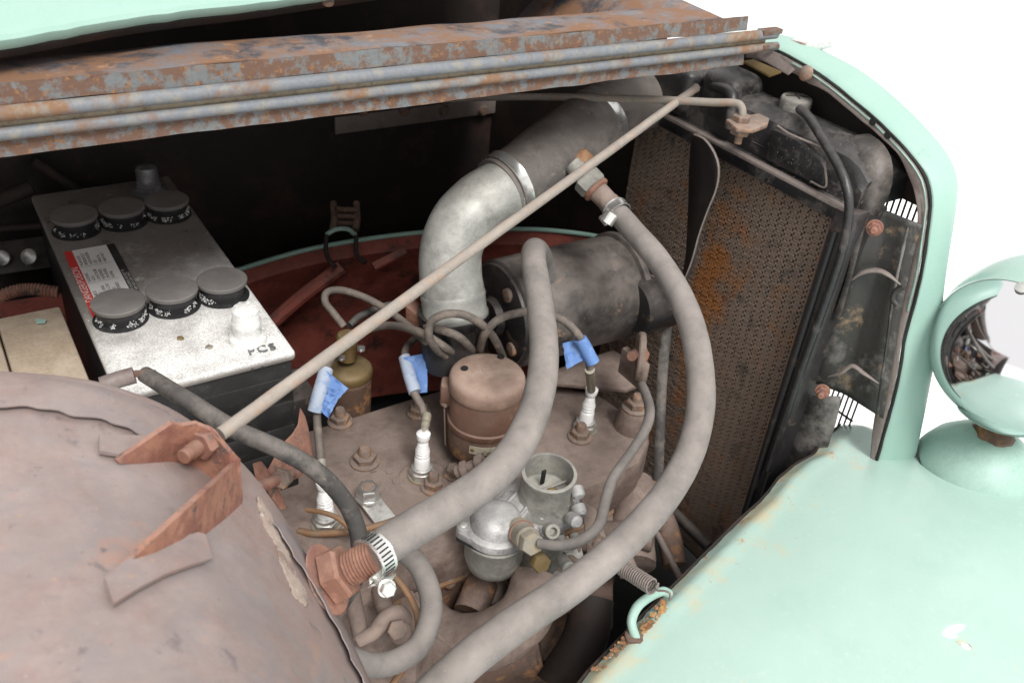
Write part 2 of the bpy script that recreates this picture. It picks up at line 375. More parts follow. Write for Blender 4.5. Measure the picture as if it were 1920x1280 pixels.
# far side of the engine bay
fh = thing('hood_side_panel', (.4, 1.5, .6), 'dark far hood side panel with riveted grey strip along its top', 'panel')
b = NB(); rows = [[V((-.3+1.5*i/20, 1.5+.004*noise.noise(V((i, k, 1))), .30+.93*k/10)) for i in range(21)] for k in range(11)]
sheet(b, rows, .002); obj('panel', b, m_dark, fh)  # black of its own, kept extra dark to paint in the hood's shade
zA, zB = Q(850, 222, y=1.49).z, Q(850, 192, y=1.49).z
b = NB(); box(b, .62, 1.0, 1.488, 1.494, zA, zB, .001); obj('edge_strip', b, m_primer, fh)
for px in (680, 757, 832, 905, 985, 1040):
    p = Q(px, 207, y=1.487); b = NB(); lathe(b, [(.011, 0), (.011, .003), (.008, .007), (.001, .008)], p, (0, -1, 0), 14); obj('rivet', b, m_nut, fh)
# far fender: red apron and mint beaded edge
arc = [Q(440, 508, y=1.30), Q(465, 500, y=1.30), Q(530, 480, y=1.30), Q(600, 463, y=1.29), Q(700, 446, y=1.27), Q(800, 435, y=1.25), Q(900, 430, y=1.21), Q(1000, 430, y=1.166), Q(1080, 437, y=1.11), Q(1140, 447, y=1.054)]
ff = thing('fender', (.6, 1.25, .5), 'far fender with red oxide inner apron and thin mint green beaded edge', 'fender')
b = NB(); A = resample(arc, 40); tube(b, A, .0042, 10, 1, smooth=False); obj('beaded_edge', b, m_mint, ff)
b = NB(); rows = [[p + V((0, dy, dz)) for p in A] for dy, dz in ((.004, 0), (.003, -.025), (.0, -.03), (.03, -.09), (.10, -.22), (.10, -.42))]
sheet(b, rows, .0015); obj('apron', b, m_redpaint, ff)
b = NB(); sheet(b, [[V((.02, 1.33, .75)), V((.384, 1.302, .745))], [V((.02, 1.4, .3)), V((.384, 1.4, .3))]], .0015); obj('apron', b, m_redpaint, ff)
b = NB()
tube(b, [Q(470, 640, y=1.28), Q(560, 560, y=1.27), Q(640, 500, y=1.265)], .012, 8); tube(b, [Q(700, 500, y=1.24), Q(760, 470, y=1.235)], .008, 8)
obj('brace', b, m_redpaint, ff)
# hood latch loops on the far fender
lt = thing('hood_latch', Q(645, 480, y=1.27), 'small dark hood latch with wire loops standing on the far fender edge', 'latch')
for dx in (0, 56):
    b = NB(); tube(b, [Q(612+dx, 440+dx*.02, y=1.26), Q(612+dx, 475, y=1.25), Q(624+dx, 497-dx*.15, y=1.245), Q(630+dx, 500-dx*.15, y=1.24)], .004, 8); obj('latch_leg', b, m_dark, lt)
b = NB(); tube(b, [Q(612, 440, y=1.27), Q(630, 430, y=1.27), Q(652, 430, y=1.27), Q(666, 440, y=1.27)], .004, 8); obj('latch_loop', b, m_mintdull, lt)
b = NB()
for q in ((625, 380), (668, 380)):
    tube(b, [Q(q[0], q[1], y=1.33), Q(q[0]+2, q[1]+30, y=1.3), Q(q[0]-2, q[1]+52, y=1.28)], .006, 8)
for py in (392, 405, 418): tube(b, [Q(630, py, y=1.3), Q(668, py+2, y=1.3)], .005, 8, smooth=False)
obj('latch_spring', b, m_rusty, lt)
# black plate added under the engine to block floor bounce, near inner wall, firewall
o = None
b = NB(); box(b, -.3, 1.02, .50, 1.5, .28, .29); obj('bounce_block_pan', b, m_gap).__setitem__('kind', 'structure')
b = NB(); box(b, -.32, -.30, .2, 1.6, .25, 1.1); obj('firewall', b, m_dark).__setitem__('kind', 'structure')

# ------------------------------------------------------------------ fuel tank cowl (rust dome, near left)
rim_px = [((-160, 690), -.42), ((-80, 694), -.418), ((0, 700), -.42), ((100, 706), -.426), ((200, 725), -.44), ((330, 778), -.47), ((450, 872), -.52), ((520, 960), -.56), ((575, 1048), -.60), ((640, 1170), -.655), ((690, 1280), -.70), ((730, 1380), -.75)]
RIM = resample([Q(*p, z=1.5+z) for p, z in rim_px], 60)
def dome(t, s, lift=0):
    f = t*59; k = min(int(f), 58); p = RIM[k].lerp(RIM[k+1], f-k)
    top = 1.5-.395
    q = V((p.x-.30*s, p.y-.33*s*(1-.3*t), 0)); e = 1-(1-min(1, s*1.25))**2.0
    q.z = p.z + (top-p.z)*e - .015*s
    n_ = .0016*noise.noise(V((q.x*14, q.y*14, 1)))
    q.z += n_
    return q
def dome_n(t, s):
    a = dome(t+.01, s)-dome(t-.01, s) if .01 < t < .99 else dome(min(1, t+.01), s)-dome(max(0, t-.01), s)
    c = dome(t, s+.01)-dome(t, max(0, s-.01)); n_ = a.cross(c).normalized(); return n_ if n_.z > 0 else -n_
tank = thing('fuel_tank', (.05, .5, .8), 'large dusty rust-brown rounded cowl tank filling the lower left corner', 'fuel tank')
b = NB(); rows = [[dome(j/60, i/30) for j in range(61)] for i in range(31)]
back = [p + V((.004, .010, -.006)) for p in rows[0]]; back2 = [p + V((-.004, -.002, -.10)) for p in rows[0]]
sheet(b, [back2, back]+rows, -.002)
bvh_b = NB(); sheet(bvh_b, rows); bvh_b.normal_update(); TB = BVHTree.FromBMesh(bvh_b); bvh_b.free()
obj('shell', b, m_tank, tank)
def onT(px, py, lift=0.0):
    r = ray(px, py); h = TB.ray_cast(CAM, r)
    if h[0] is None: return Q(px, py, d=.72)
    n_ = h[1] if h[1].z > 0 else -h[1]
    return h[0] + n_*lift
# rim strip, slightly proud
b = NB(); rows = []
for i, s in enumerate((.0, .012, .05, .088, .10)):
    r_ = []
    for j in range(60):
        t = j/59*.46; sc = 1.0 if j < 52 else .9; ss = s*(1+.10*noise.noise(V((j*.25, 0, 2)))*(1 if i > 2 else 0))*1.25
        r_.append(dome(t, ss*sc)+dome_n(t, ss)*((-.001, .0034, .0042, .0050, .0054)[i]))
    rows.append(r_)
sheet(b, rows, -.001); obj('rim_strip', b, m_tank, tank)
b = NB(); rows = []
for i, s in enumerate((.0, .01, .04, .062, .07)):
    r_ = []
    for j in range(40):
        t = .60+j/39*.40; ss = s*(1+.25*noise.noise(V((j*.35, 0, 7)))*(1 if i > 2 else 0))
        r_.append(dome(t, ss)+dome_n(t, ss)*((-.001, .0030, .0036, .0044, .0046)[i]))
    rows.append(r_)
sheet(b, rows, -.001); obj('rim_strip', b, m_tank, tank)
# torn seam sealer
m_peel = mat('peeled_sealer', (.42, .34, .29), [((.26, .19, .16), 45, .50, .58, 8), ((.66, .62, .58), 50, .58, .64, 8)], rough=.9, bump=(90, .8, .003))
pl_ = [(482, 935), (492, 955), (505, 985), (520, 1015), (532, 1045), (545, 1080), (560, 1110), (574, 1135)]; wd = [3, 8, 10, 7, 11, 9, 12, 3]
L_, R_ = [], []
for i, (px, py) in enumerate(pl_):
    w = wd[i]; L_.append(onT(px-w*.8, py+w*.5, .0012)); R_.append(onT(px+w*.8, py-w*.4, .0012))
L_ = resample(L_, 40); R_ = resample(R_, 40)
for i in range(40): L_[i] += V((.0016, .001, 0))*noise.noise(V((i*.7, 0, 0))); R_[i] += V((.0016, .001, 0))*noise.noise(V((i*.7, 5, 0)))
M_ = [(a+c)/2+UP*.0022 for a, c in zip(L_, R_)]
b = NB(); sheet(b, [L_, M_, R_], .0012); obj('torn_sealer', b, m_peel, tank)

# strap bracket on the tank
def z2(x, y): return (x/2.064, 660+y/2.064)
secs = [((440, 412), (452, 424)), ((545, 340), (560, 415)), ((655, 264), (650, 408)), ((700, 272), (690, 414)), ((755, 264), (745, 426)), ((815, 288), (790, 450)), ((862, 335), (840, 492)), ((895, 375), (890, 540)), ((925, 410), (945, 575)), ((915, 425), (940, 590)), ((860, 478), (885, 640)), ((800, 535), (800, 706)), ((700, 627), (712, 752)), ((600, 719), (605, 800)), ((470, 838), (478, 852))]
top_, bot_ = [], []
for a, c in secs:
    pb = onT(*z2(*c), -.001); top_.append(None); bot_.append(pb)
    db = dep(pb); hgt = (c[1]-a[1])/2.064*db/FPX/.83
    top_[-1] = Q(*z2(*a), d=db-hgt*.55)
brk = thing('tank_bracket', onT(*z2(700, 420)), 'bent rusty strap bracket on the tank dome holding the end of the long rod', 'bracket')
def lin(P, n=5):
    out_ = []
    for a, c in zip(P, P[1:]): out_ += [a.lerp(c, k/n) for k in range(n)]
    return out_+[P[-1]]
A_, B_ = lin(top_), lin(bot_)
b = NB(); sheet(b, [A_, [a.lerp(c, .33) for a, c in zip(A_, B_)], [a.lerp(c, .66) for a, c in zip(A_, B_)], B_], 0)
obj('strap', b, m_bracket, brk, recalc=True, solid=.0042, smooth=False)
def foot(pts, lift=.0062):
    bm = NB(); n = len(pts)
    a = [bm.verts.new(onT(*z2(*p), lift)) for p in pts]; c = [bm.verts.new(onT(*z2(*p), lift-.0028)) for p in pts]
    bm.faces.new(a); bm.faces.new(c[::-1])
    for k in range(n): bm.faces.new((a[k], c[k], c[(k+1) % n], a[(k+1) % n]))
    return bm
obj('foot', foot([(375, 345), (545, 345), (560, 345), (450, 420), (375, 408)]), m_tank, brk)
fo = [(395, 905), (480, 830), (600, 765), (745, 722), (770, 728), (798, 822), (720, 850), (620, 890), (520, 945), (430, 1006)]
obj('foot', foot(fo, .0065), m_tank, brk)
# long near support rod
r1a, r1b = Q(432, 800, d=.70), Q(1304, 166, z=1.12)
nb_ = Q(362, 838, d=.672)
ax1 = (r1b-r1a).normalized()
rod = thing('support_rod', r1a, 'long straight dusty steel rod running diagonally from tank bracket up to the radiator', 'rod')
st_c = Q(400, 815, d=.69)
b = NB(); tube(b, [r1a-ax1*.01, r1a.lerp(r1b, .33)+V((0, 0, .0006)), r1a.lerp(r1b, .66), r1b], .0055, 18, 16, lump=.06); obj('rod', b, m_rustpipe, rod)
sx = (Q(345, 856, d=.662)-Q(392, 822, d=.688)).normalized()
b = NB(); cyl(b, Q(392, 822, d=.688), Q(343, 857, d=.662), .0058, 18)
for k in range(10): lathe(b, [(.0056, 0), (.0063, .0006), (.0056, .0012)], Q(392, 822, d=.688)+sx*(.008+k*.0016), sx, 18, cap=False)
obj('threaded_end', b, m_copper, rod)
b = NB(); p = Q(389, 824, d=.686); lathe(b, [(.013, 0), (.013, .002)], p, sx, 24); hexp(b, p+sx*.002, sx, .0125, .0095); obj('nut', b, m_bracket, rod)
b = NB(); cyl(b, r1b-ax1*.004, r1b+ax1*.004, .0062, 16, .4); obj('rod_end', b, m_rustpipe, rod)
# second rod
rod2 = thing('hooked_rod', Q(1385, 200, d=1.18), 'thin rod under the hood hinge with its end bent down into a radiator bracket', 'rod')
e1 = Q(1392, 214, d=1.17)
b = NB(); tube(b, [Q(700, 196, d=1.50), Q(880, 184, d=1.35), Q(1036, 182, d=1.30), Q(1200, 186, d=1.23), Q(1330, 192, d=1.19), Q(1372, 193, d=1.175), Q(1388, 198, d=1.17), e1, e1-UP*.02], .0052, 14, 8, lump=.05); obj('rod', b, m_rustpipe, rod2)
b = NB(); hexp(b, e1-UP*.010, UP, .012, .009); obj('nut', b, m_nut, rod2)

# ------------------------------------------------------------------ battery
ZB = .866
bat = thing('battery', (.204, 1.15, ZB-.24), 'long black car battery crusted with white acid powder, six round vent caps', 'battery')
m_bat = mat('battery_top', (.27, .25, .23), [((.21, .19, .175), 12, .46, .56, 11), ((.40, .385, .36), 17, .58, .66, 11), ((.06, .055, .05), 24, .62, .66, 10), ((.60, .59, .55), 30, .62, .68, 12)], rough=.8, bump=(60, .25, .001), dust=((.18, .16, .145), .35))
# powder stain lies over the near third of the top and feathers out with noise
nt = m_bat.node_tree; N, L = nt.nodes, nt.links; B = N['Principled BSDF']
tc = N.new('ShaderNodeTexCoord'); sp = N.new('ShaderNodeSeparateXYZ'); L.new(tc.outputs['Object'], sp.inputs[0])
n1 = N.new('ShaderNodeTexNoise'); n1.inputs['Scale'].default_value = 16; n1.inputs['Detail'].default_value = 8; n1.inputs['Roughness'].default_value = .7; L.new(tc.outputs['Object'], n1.inputs['Vector'])
def math_(op, a, b_=None):
    k = N.new('ShaderNodeMath'); k.operation = op
    for i, s in enumerate((a, b_)):
        if s is None: continue
        if isinstance(s, (int, float)): k.inputs[i].default_value = s
        else: L.new(s, k.inputs[i])
    return k.outputs[0]
yy = math_('ADD', sp.outputs[1], math_('MULTIPLY', math_('SUBTRACT', n1.outputs[0], .5), .20))
yy = math_('SUBTRACT', yy, math_('MULTIPLY', sp.outputs[0], .55))
mr_ = N.new('ShaderNodeMapRange'); mr_.inputs[1].default_value = -.02; mr_.inputs[2].default_value = -.19; mr_.inputs[3].default_value = 0; mr_.inputs[4].default_value = 1; L.new(yy, mr_.inputs[0])
sz = N.new('ShaderNodeMapRange'); sz.inputs[1].default_value = .232; sz.inputs[2].default_value = .238; L.new(sp.outputs[2], sz.inputs[0])
n3 = N.new('ShaderNodeTexNoise'); n3.inputs['Scale'].default_value = 520; n3.inputs['Detail'].default_value = 6; L.new(tc.outputs['Object'], n3.inputs['Vector'])
gr = N.new('ShaderNodeMapRange'); gr.inputs[1].default_value = .40; gr.inputs[2].default_value = .52; gr.inputs[3].default_value = .55; gr.inputs[4].default_value = 1; L.new(n3.outputs[0], gr.inputs[0])
n4 = N.new('ShaderNodeTexNoise'); n4.inputs['Scale'].default_value = 26; n4.inputs['Detail'].default_value = 12; n4.inputs['Roughness'].default_value = .7; L.new(tc.outputs['Object'], n4.inputs['Vector'])
g4 = N.new('ShaderNodeMapRange'); g4.inputs[1].default_value = .38; g4.inputs[2].default_value = .58; g4.inputs[3].default_value = .55; g4.inputs[4].default_value = 1; L.new(n4.outputs[0], g4.inputs[0])
fac = math_('MULTIPLY', math_('MULTIPLY', mr_.outputs[0], sz.outputs[0]), math_('MULTIPLY', gr.outputs[0], g4.outputs[0]))
mx = N.new('ShaderNodeMix'); mx.data_type = 'RGBA'; L.new(fac, mx.inputs[0]); L.new(B.inputs['Base Color'].links[0].from_socket, mx.inputs[6]); mx.inputs[7].default_value = (.84, .84, .825, 1)
L.new(mx.outputs[2], B.inputs['Base Color'])
bx0, bx1, by0, by1 = .102, .306, .872, 1.425
b = NB(); box(b, bx0+.004, bx1-.004, by0+.004, by1-.004, ZB-.24, ZB-.012, .004); obj('case', b, m_black, bat)
b = NB(); box(b, bx0, bx1, by0, by1, ZB-.014, ZB, .005, 3); obj('lid', b, m_bat, bat)
# ribs moulded in the end and side walls
for k in range(5):
    b = NB(); zz = ZB-.055-k*.038; box(b, bx0+.01, bx1-.006, by0+.0032, by0+.0055, zz-.0178, zz+.0178, .001); obj('end_rib', b, m_black, bat)
for k in range(5):
    b = NB(); zz = ZB-.055-k*.038; box(b, bx1-.0055, bx1-.0025, by0+.012, by1-.02, zz-.0165, zz+.0165, .001); obj('side_rib', b, m_black, bat)
for k in range(8):
    b = NB(); yy_ = by0+.05+k*.062; box(b, bx1-.0028, bx1-.001, yy_-.003, yy_+.003, ZB-.235, ZB-.04, .0006); obj('wall_rib', b, m_black, bat)
def vent(px, py, w):
    pt = Q(px, py, z=ZB+.026); r = .0308
    b = NB(); lathe(b, [(r-.003, .019), (r, .0205), (r+.0006, .026-.0012), (r-.0006, .026), (.004, .0262)], V((pt.x, pt.y, ZB)), UP, 48); c = obj('vent_cap', b, m_cap, bat)
    b = NB(); lathe(b, [(r-.0050, .002), (r-.0045, .010), (r-.0030, .0125), (r-.0030, .0195)], V((pt.x, pt.y, ZB)), UP, 48); obj('cap_skirt', b, m_capside, c)
    b = NB(); lathe(b, [(r+.0015, -.001), (r+.0018, .0015), (r-.003, .0028)], V((pt.x, pt.y, ZB)), UP, 48); obj('cap_collar', b, m_capside, c)
    b = NB()
    rr = random.Random(px)
    for k in range(380):
        a = rr.uniform(0, 2*math.pi); q = V((pt.x+math.cos(a)*(r+rr.uniform(-.0052, -.001)), pt.y+math.sin(a)*(r+rr.uniform(-.0052, -.001)), ZB+rr.uniform(.0020, .0092)))
        if math.sin(a) > .2 or noise.noise(V((math.cos(a)*2.2, math.sin(a)*2.2, px*.1))) < -.05: continue
        s = rr.uniform(.0004, .0013); m2 = Matrix.Translation(q) @ Matrix.Rotation(rr.uniform(0, 6), 4, V((rr.random(), rr.random(), 1))); bmesh.ops.create_icosphere(b, subdivisions=1, radius=s, matrix=m2)
    o = obj('acid_crystals', b, m_glit, c, smooth=False, stuff=True)
    return c
for a in ((221, 564, 92), (322, 540, 89), (416, 522, 87), (138, 401, 82), (228, 386, 80), (312, 373, 76)): vent(*a)
# terminals
pf = Q(465, 640, z=ZB); b = NB(); lathe(b, [(.023, -.002), (.0215, .008), (.0165, .011), (.016, .022), (.0172, .024), (.0168, .030), (.0158, .032), (.0160, .046), (.013, .049), (.001, .0495)], pf, UP, 32, wob=.05); jig(b, .0012, 260); t1_ = obj('terminal', b, m_crust, bat)
b = NB(); rr = random.Random(4)
for k in range(420):
    a = rr.uniform(0, 6.28); d_ = .014+abs(rr.gauss(0, .010)); q = pf+V((math.cos(a)*d_, math.sin(a)*d_*1.05, rr.uniform(0, .0022)*max(0, 1-(d_-.014)/.025)))
    bmesh.ops.create_icosphere(b, subdivisions=1, radius=rr.uniform(.0007, .0026)*max(.3, 1-(d_-.014)/.04), matrix=Matrix.Translation(q))
obj('crust_mound', b, m_crust, t1_, stuff=True)
pr = Q(280, 358, z=ZB); b = NB(); lathe(b, [(.027, -.001), (.026, .004), (.018, .006), (.0185, .012), (.0165, .014), (.0158, .036), (.0145, .040), (.012, .041), (.001, .0405)], pr, UP, 32, wob=.03); obj('terminal', b, m_lead, bat)
# powder grains on the lid (geometry on the whitened end)
b = NB(); rr = random.Random(11)
for k in range(2600):
    q = V((rr.uniform(bx0+.004, bx1-.004), by0+.004+abs(rr.gauss(0, .10)), ZB+.0001))
    if q.y > by1-.05: continue
    s = rr.uniform(.0003, .0009)
    bmesh.ops.create_cone(b, cap_ends=False, segments=4, radius1=s, radius2=0, depth=s*.8, matrix=Matrix.Translation(q))
obj('powder_grains', b, m_crust, bat, smooth=False, stuff=True)
# warning label; its lines run from the near end towards the far end
lab = NB(); LA, LB_, LC, LD = Q(119, 473, z=ZB), Q(214, 457, z=ZB), Q(262, 562, z=ZB), Q(170, 600, z=ZB)
lx0, lx1 = LA.x, LB_.x; ly0, ly1 = min(LD.y, LC.y)-.01, (LA.y+LB_.y)/2
def lay(name, x0, x1, y0, y1, h, m_):
    bm = NB(); box(bm, x0, x1, y0, y1, ZB+.0001, ZB+h); return bm
Wd = lx1-lx0
label = obj('warning_label', lay('l', lx0+.16*Wd, lx1-.16*Wd, ly0, ly1, .0006, None), m_white, bat)
obj('red_band', lay('l', lx0, lx0+.16*Wd, ly0, ly1, .0007, None), m_red, label)
obj('dark_band', lay('l', lx1-.16*Wd, lx1, ly0, ly1, .0007, None), m_black, label)
def text(s, x, y, size, m_, par, h=.0010, name='lettering', rot=90, ext=.0, z=None, w=1.0):
    cu = bpy.data.curves.new('lettering', 'FONT'); cu.body = s; cu.size = size; cu.extrude = ext; cu.resolution_u = 3; cu.space_character = w
    t = bpy.data.objects.new('tmp', cu); COL.objects.link(t)
    bpy.context.view_layer.update(); dg = bpy.context.evaluated_depsgraph_get(); me = bpy.data.meshes.new_from_object(t.evaluated_get(dg))
    bpy.data.objects.remove(t)
    o = bpy.data.objects.new(name, me); COL.objects.link(o); me.materials.clear(); me.materials.append(m_)
    o.parent = par; o.rotation_euler = (0, 0, math.radians(rot)); o.location = V((x, y, z if z is not None else ZB+h)) - wloc(par); return o
LL = ly1-ly0
text('DANGER/POISON', lx0+.13*Wd, ly0+.26*LL, .0125, m_white, label, w=.95)
b = NB(); tri = [(lx0+.13*Wd, ly0+.16*LL), (lx0+.13*Wd, ly0+.24*LL), (lx0+.02*Wd, ly0+.20*LL)]
v = [b.verts.new((x, y, ZB+.0010)) for x, y in tri]; b.faces.new(v); obj('warning_triangle', b, m_white, label, smooth=False)
for i, s in enumerate(('SHIELD', 'EYES.', 'EXPLOSIVE', 'GASES CAN', 'CAUSE', 'BLINDNESS')): text(s, lx0+(.25+.09*i)*Wd, ly0+.30*LL, .0056, m_ink, label)
for i, s in enumerate(('SULFURIC', 'ACID', 'CAN CAUSE', 'BLINDNESS', 'OR SEVERE', 'BURNS.')): text(s, lx0+(.25+.09*i)*Wd, ly0+.52*LL, .0056, m_ink, label)
for i, s in enumerate(('FLUSH EYES', 'IMMEDIATELY', 'WITH WATER.', 'GET', 'MEDICAL', 'HELP FAST.')): text(s, lx0+(.25+.09*i)*Wd, ly0+.755*LL, .0056, m_ink, label)
for yy_ in (.50, .735):
    b = NB(); y_ = ly0+yy_*LL; v = [b.verts.new((x, y, ZB+.001)) for x, y in ((lx0+.18*Wd, y_), (lx1-.24*Wd, y_), (lx1-.24*Wd, y_+.0005), (lx0+.18*Wd, y_+.0005))]; b.faces.new(v); obj('rule_line', b, m_ink, label, smooth=False)
b = NB(); c_ = V((lx0+.36*Wd, ly0+.20*LL, ZB+.0009)); 
for k in range(24):
    a0, a1 = k*math.pi/12, (k+1)*math.pi/12
    v = [b.verts.new(c_+V((math.cos(a)*r, math.sin(a)*r, 0))) for a, r in ((a0, .008), (a1, .008), (a1, .0068), (a0, .0068))]; b.faces.new(v)
v = [b.verts.new(c_+V(q)) for q in ((-.0055, -.0045, 0), (-.0045, -.0055, 0), (.0055, .0045, 0), (.0045, .0055, 0))]; b.faces.new(v)
obj('prohibition_icon', b, m_ink, label, smooth=False)
text('KEEP OUT OF THE REACH OF CHILDREN. DO NOT TIP.', lx1-.085*Wd, ly0+.02*LL, .0046, m_white, label)
text('DO NOT OPEN BATTERY. KEEP VENT CAPS TIGHT.', lx1-.015*Wd, ly0+.02*LL, .0046, m_white, label)
pp = Q(467, 668, z=ZB); text('PCS', pp.x, pp.y, .0185, m_lead, bat, h=.0024, name='moulded_letters', rot=-3, ext=.0009, w=1.15)
# leaf crumbs and a pale scrap on the lid
for px, py, m_, s in ((338, 634, m_brass, .0042), (392, 650, m_brassgrey, .0045), (205, 365, m_wood, .002)):
    b = NB(); bmesh.ops.create_icosphere(b, subdivisions=2, radius=s, matrix=Matrix.Translation(Q(px, py, z=ZB+.001)) @ Matrix.Diagonal((1, 1, .35, 1))); jig(b, .0015, 300); obj('crumb', b, m_, bat)
# hold-down bracket round the battery's near corner
hb = thing('battery_clamp', Q(540, 900, d=.98), 'red-brown steel strap clamp with bolt at the front corner of the battery', 'clamp')
def clampd(px, py): return Q(px, py, d=.955+(px-490)*.0009)
b = NB(); plate(b, [clampd(*p) for p in ((562, 764), (571, 780), (577, 800), (583, 835), (587, 868), (546, 902), (504, 936), (500, 912), (497, 888), (526, 834), (548, 812), (558, 795))], fwd, .004, .001); obj('strap', b, m_bracket, hb)
b = NB(); plate(b, [clampd(*p)-fwd*.022 for p in ((484, 863), (499, 859), (515, 880), (547, 946), (536, 949), (513, 917), (490, 890))], fwd, .004, .001); obj('tab', b, m_bracket, hb)
aB, bB = Q(482, 914, d=.90), Q(560, 884, d=.985); axb = (bB-aB).normalized()
b = NB(); cyl(b, aB, bB, .0060, 16); obj('bolt', b, m_bracket, hb)
b = NB(); hexp(b, Q(524, 898, d=.935), axb, .0110, .011); obj('nut', b, m_nut, hb)

# ------------------------------------------------------------------ engine: head, nuts, manifold
ZH = .65
eng = thing('engine', (.5, .84, .30), 'dusty brown cast iron engine block and cylinder head with rusty studs and nuts', 'engine')
out = [(.16, .975), (.373, .976), (.515, .979), (.66, .975), (.72, .93), (.79, .86), (.80, .80), (.795, .735), (.745, .70), (.69, .692), (.60, .69), (.45, .69), (.16, .70)]
b = NB(); plate(b, [V((x, y, ZH-.075)) for x, y in out], UP, .075, .007)
obj('cylinder_head', b, m_cast, eng)
out2 = [(x+(.004 if x < .5 else -.006), y+(.006 if y < .83 else -.006)) for x, y in out]
b = NB(); plate(b, [V((x, y, ZH-.40)) for x, y in out2], UP, .322, .004); obj('block', b, m_rusty, eng)
b = NB(); plate(b, [V((x, y, ZH-.079)) for x, y in [(x+(-.003 if x < .5 else .002), y+(-.002 if y < .83 else .002)) for x, y in out]], UP, .0035); obj('head_gasket', b, m_coppery, eng)
def studnut(px, py, z=ZH, s=1.0, h=.010, st=.016, base=True, m_=None):
    p = Q(px, py, z=z); m_ = m_ or m_nut
    b = NB()
    if base: lathe(b, [(.0185*s, 0), (.0185*s, .003), (.016*s, .005)], p, UP, 28)
    hexp(b, p+UP*.004, UP, .0145*s, h, ph=random.random()); n_ = obj('head_nut', b, m_, eng)
    b = NB(); lathe(b, [(.0078*s, .004), (.0078*s, h+st-.003), (.006*s, h+st)], p, UP, 16); obj('stud', b, m_, n_)
studnut(638, 792); studnut(684, 866, s=1.12); studnut(812, 914, s=.95); studnut(1087, 820); studnut(785, 775); studnut(852, 890, s=.85, st=.002)
studnut(900, 742, s=.9); studnut(722, 1040, s=.9)
p = Q(1184, 800, z=ZH); b = NB(); lathe(b, [(.029, -.02), (.027, 0), (.0235, .03), (.0215, .035)], p, UP, 28); obj('stud_boss', b, m_cast, eng)
studnut(1184, 800-37, z=ZH+.0, s=1.0) if False else None
q = p+UP*.035
b = NB(); lathe(b, [(.0205, 0), (.0205, .0035), (.018, .005)], q, UP, 28); hexp(b, q+UP*.005, UP, .0155, .011); n_ = obj('head_nut', b, m_nut, eng)
b = NB(); lathe(b, [(.008, .004), (.008, .023), (.006, .026)], q, UP, 16); obj('stud', b, m_nut, n_)
# shallow round pocket ring about the middle plug, casting marks
for px, py in ((795, 895),):
    p = Q(px, py, z=ZH); b = NB(); lathe(b, [(.036, -.001), (.034, .0008), (.030, .0012), (.026, .0004), (.014, .0006)], p, UP, 40, cap=False); obj('plug_seat', b, m_cast, eng)
for px, py, w in ((700, 884, 10), (730, 884, 8), (738, 903, 6), (756, 902, 6), (690, 903, 5)):
    p = Q(px, py, z=ZH+.0005); b = NB(); boxo(b, p, V((.0045, -.0008, 0)) if w > 6 else V((.001, 0, 0)), V((.0008, .0045, 0)) if w < 9 else V((.0003, .001, 0)), UP*.0008); obj('casting_mark', b, m_cast, eng)
# bright hex bolt on a lifting strap
st = thing('strap_plate', Q(705, 960, z=ZH+.008), 'pale steel strip held on the head by a bright hex bolt beside the black cable', 'bracket')
P0 = Q(690, 935, z=ZH+.012); P1 = Q(728, 985, z=ZH+.004); P2 = Q(748, 1012, z=ZH-.02)
dr = (P1-P0).normalized(); sd_ = dr.cross(UP).normalized()
b = NB(); wv = .014; plate(b, [P0-dr*.012+sd_*wv*.7, P0-dr*.017, P0-dr*.012-sd_*wv*.7, P0-sd_*wv, P1-sd_*wv, P2-sd_*wv*.9, P2+sd_*wv*.9, P1+sd_*wv, P0+sd_*wv], UP, .004, .0008); obj('strip', b, m_zinc, st)
b = NB(); lathe(b, [(.0165, .004), (.0165, .007), (.015, .0075)], P0, UP, 24); hexp(b, P0+UP*.0075, UP, .0155, .014, ph=.2); o = obj('hex_bolt', b, m_steel, st)
b = NB(); lathe(b, [(.0095, .0208), (.009, .0218), (.001, .0218)], P0, UP, 20); obj('bolt_face', b, m_nut, o)

def onpx(pts, d): return [Q(px, py, d=(q[0] if q else d)) for (px, py, *q) in pts]
man = thing('manifold', (.5, .62, .45), 'dusty brown cast manifold with curved branches below the carburetor', 'manifold')
b = NB(); tube(b, onpx([(640, 1085, 1.17), (655, 1150, 1.15), (720, 1235, 1.13), (800, 1250, 1.11)], 1.1), .03, 22, 8, rs=[.036, .038, .034, .03], lump=.06); obj('branch', b, m_cast, man)
b = NB(); tube(b, onpx([(735, 1060, 1.22), (765, 1130, 1.19), (830, 1195, 1.16), (915, 1200, 1.13), (985, 1150, 1.12), (1005, 1075, 1.14)], 1.1), .03, 24, 8, rs=[.032, .034, .036, .037, .034, .030], lump=.05); obj('branch', b, m_cast, man)
b = NB(); tube(b, onpx([(800, 1020, 1.25), (850, 1040, 1.24), (900, 1075, 1.22), (925, 1130, 1.21)], 1.2), .02, 20, 8, rs=[.030, .026, .026, .028], lump=.05); obj('branch', b, m_cast, man)
b = NB(); tube(b, onpx([(905, 1090, 1.20), (880, 1150, 1.17)], 1.2), .022, 18, 4, smooth=False, lump=.04); obj('branch', b, m_rusty, man)
b = NB(); cyl(b, Q(790, 1250, d=1.22), Q(1010, 1200, d=1.22), .05, 28); obj('pipe', b, m_rusty, man)
b = NB(); cyl(b, Q(815, 1070, d=1.235), Q(835, 1095, d=1.21), .015, 18); hexp(b, Q(812, 1066, d=1.23), (Q(826, 1092, d=1.18)-Q(812, 1066, d=1.23)), .013, .012); obj('manifold_nut', b, m_brassgrey, man)
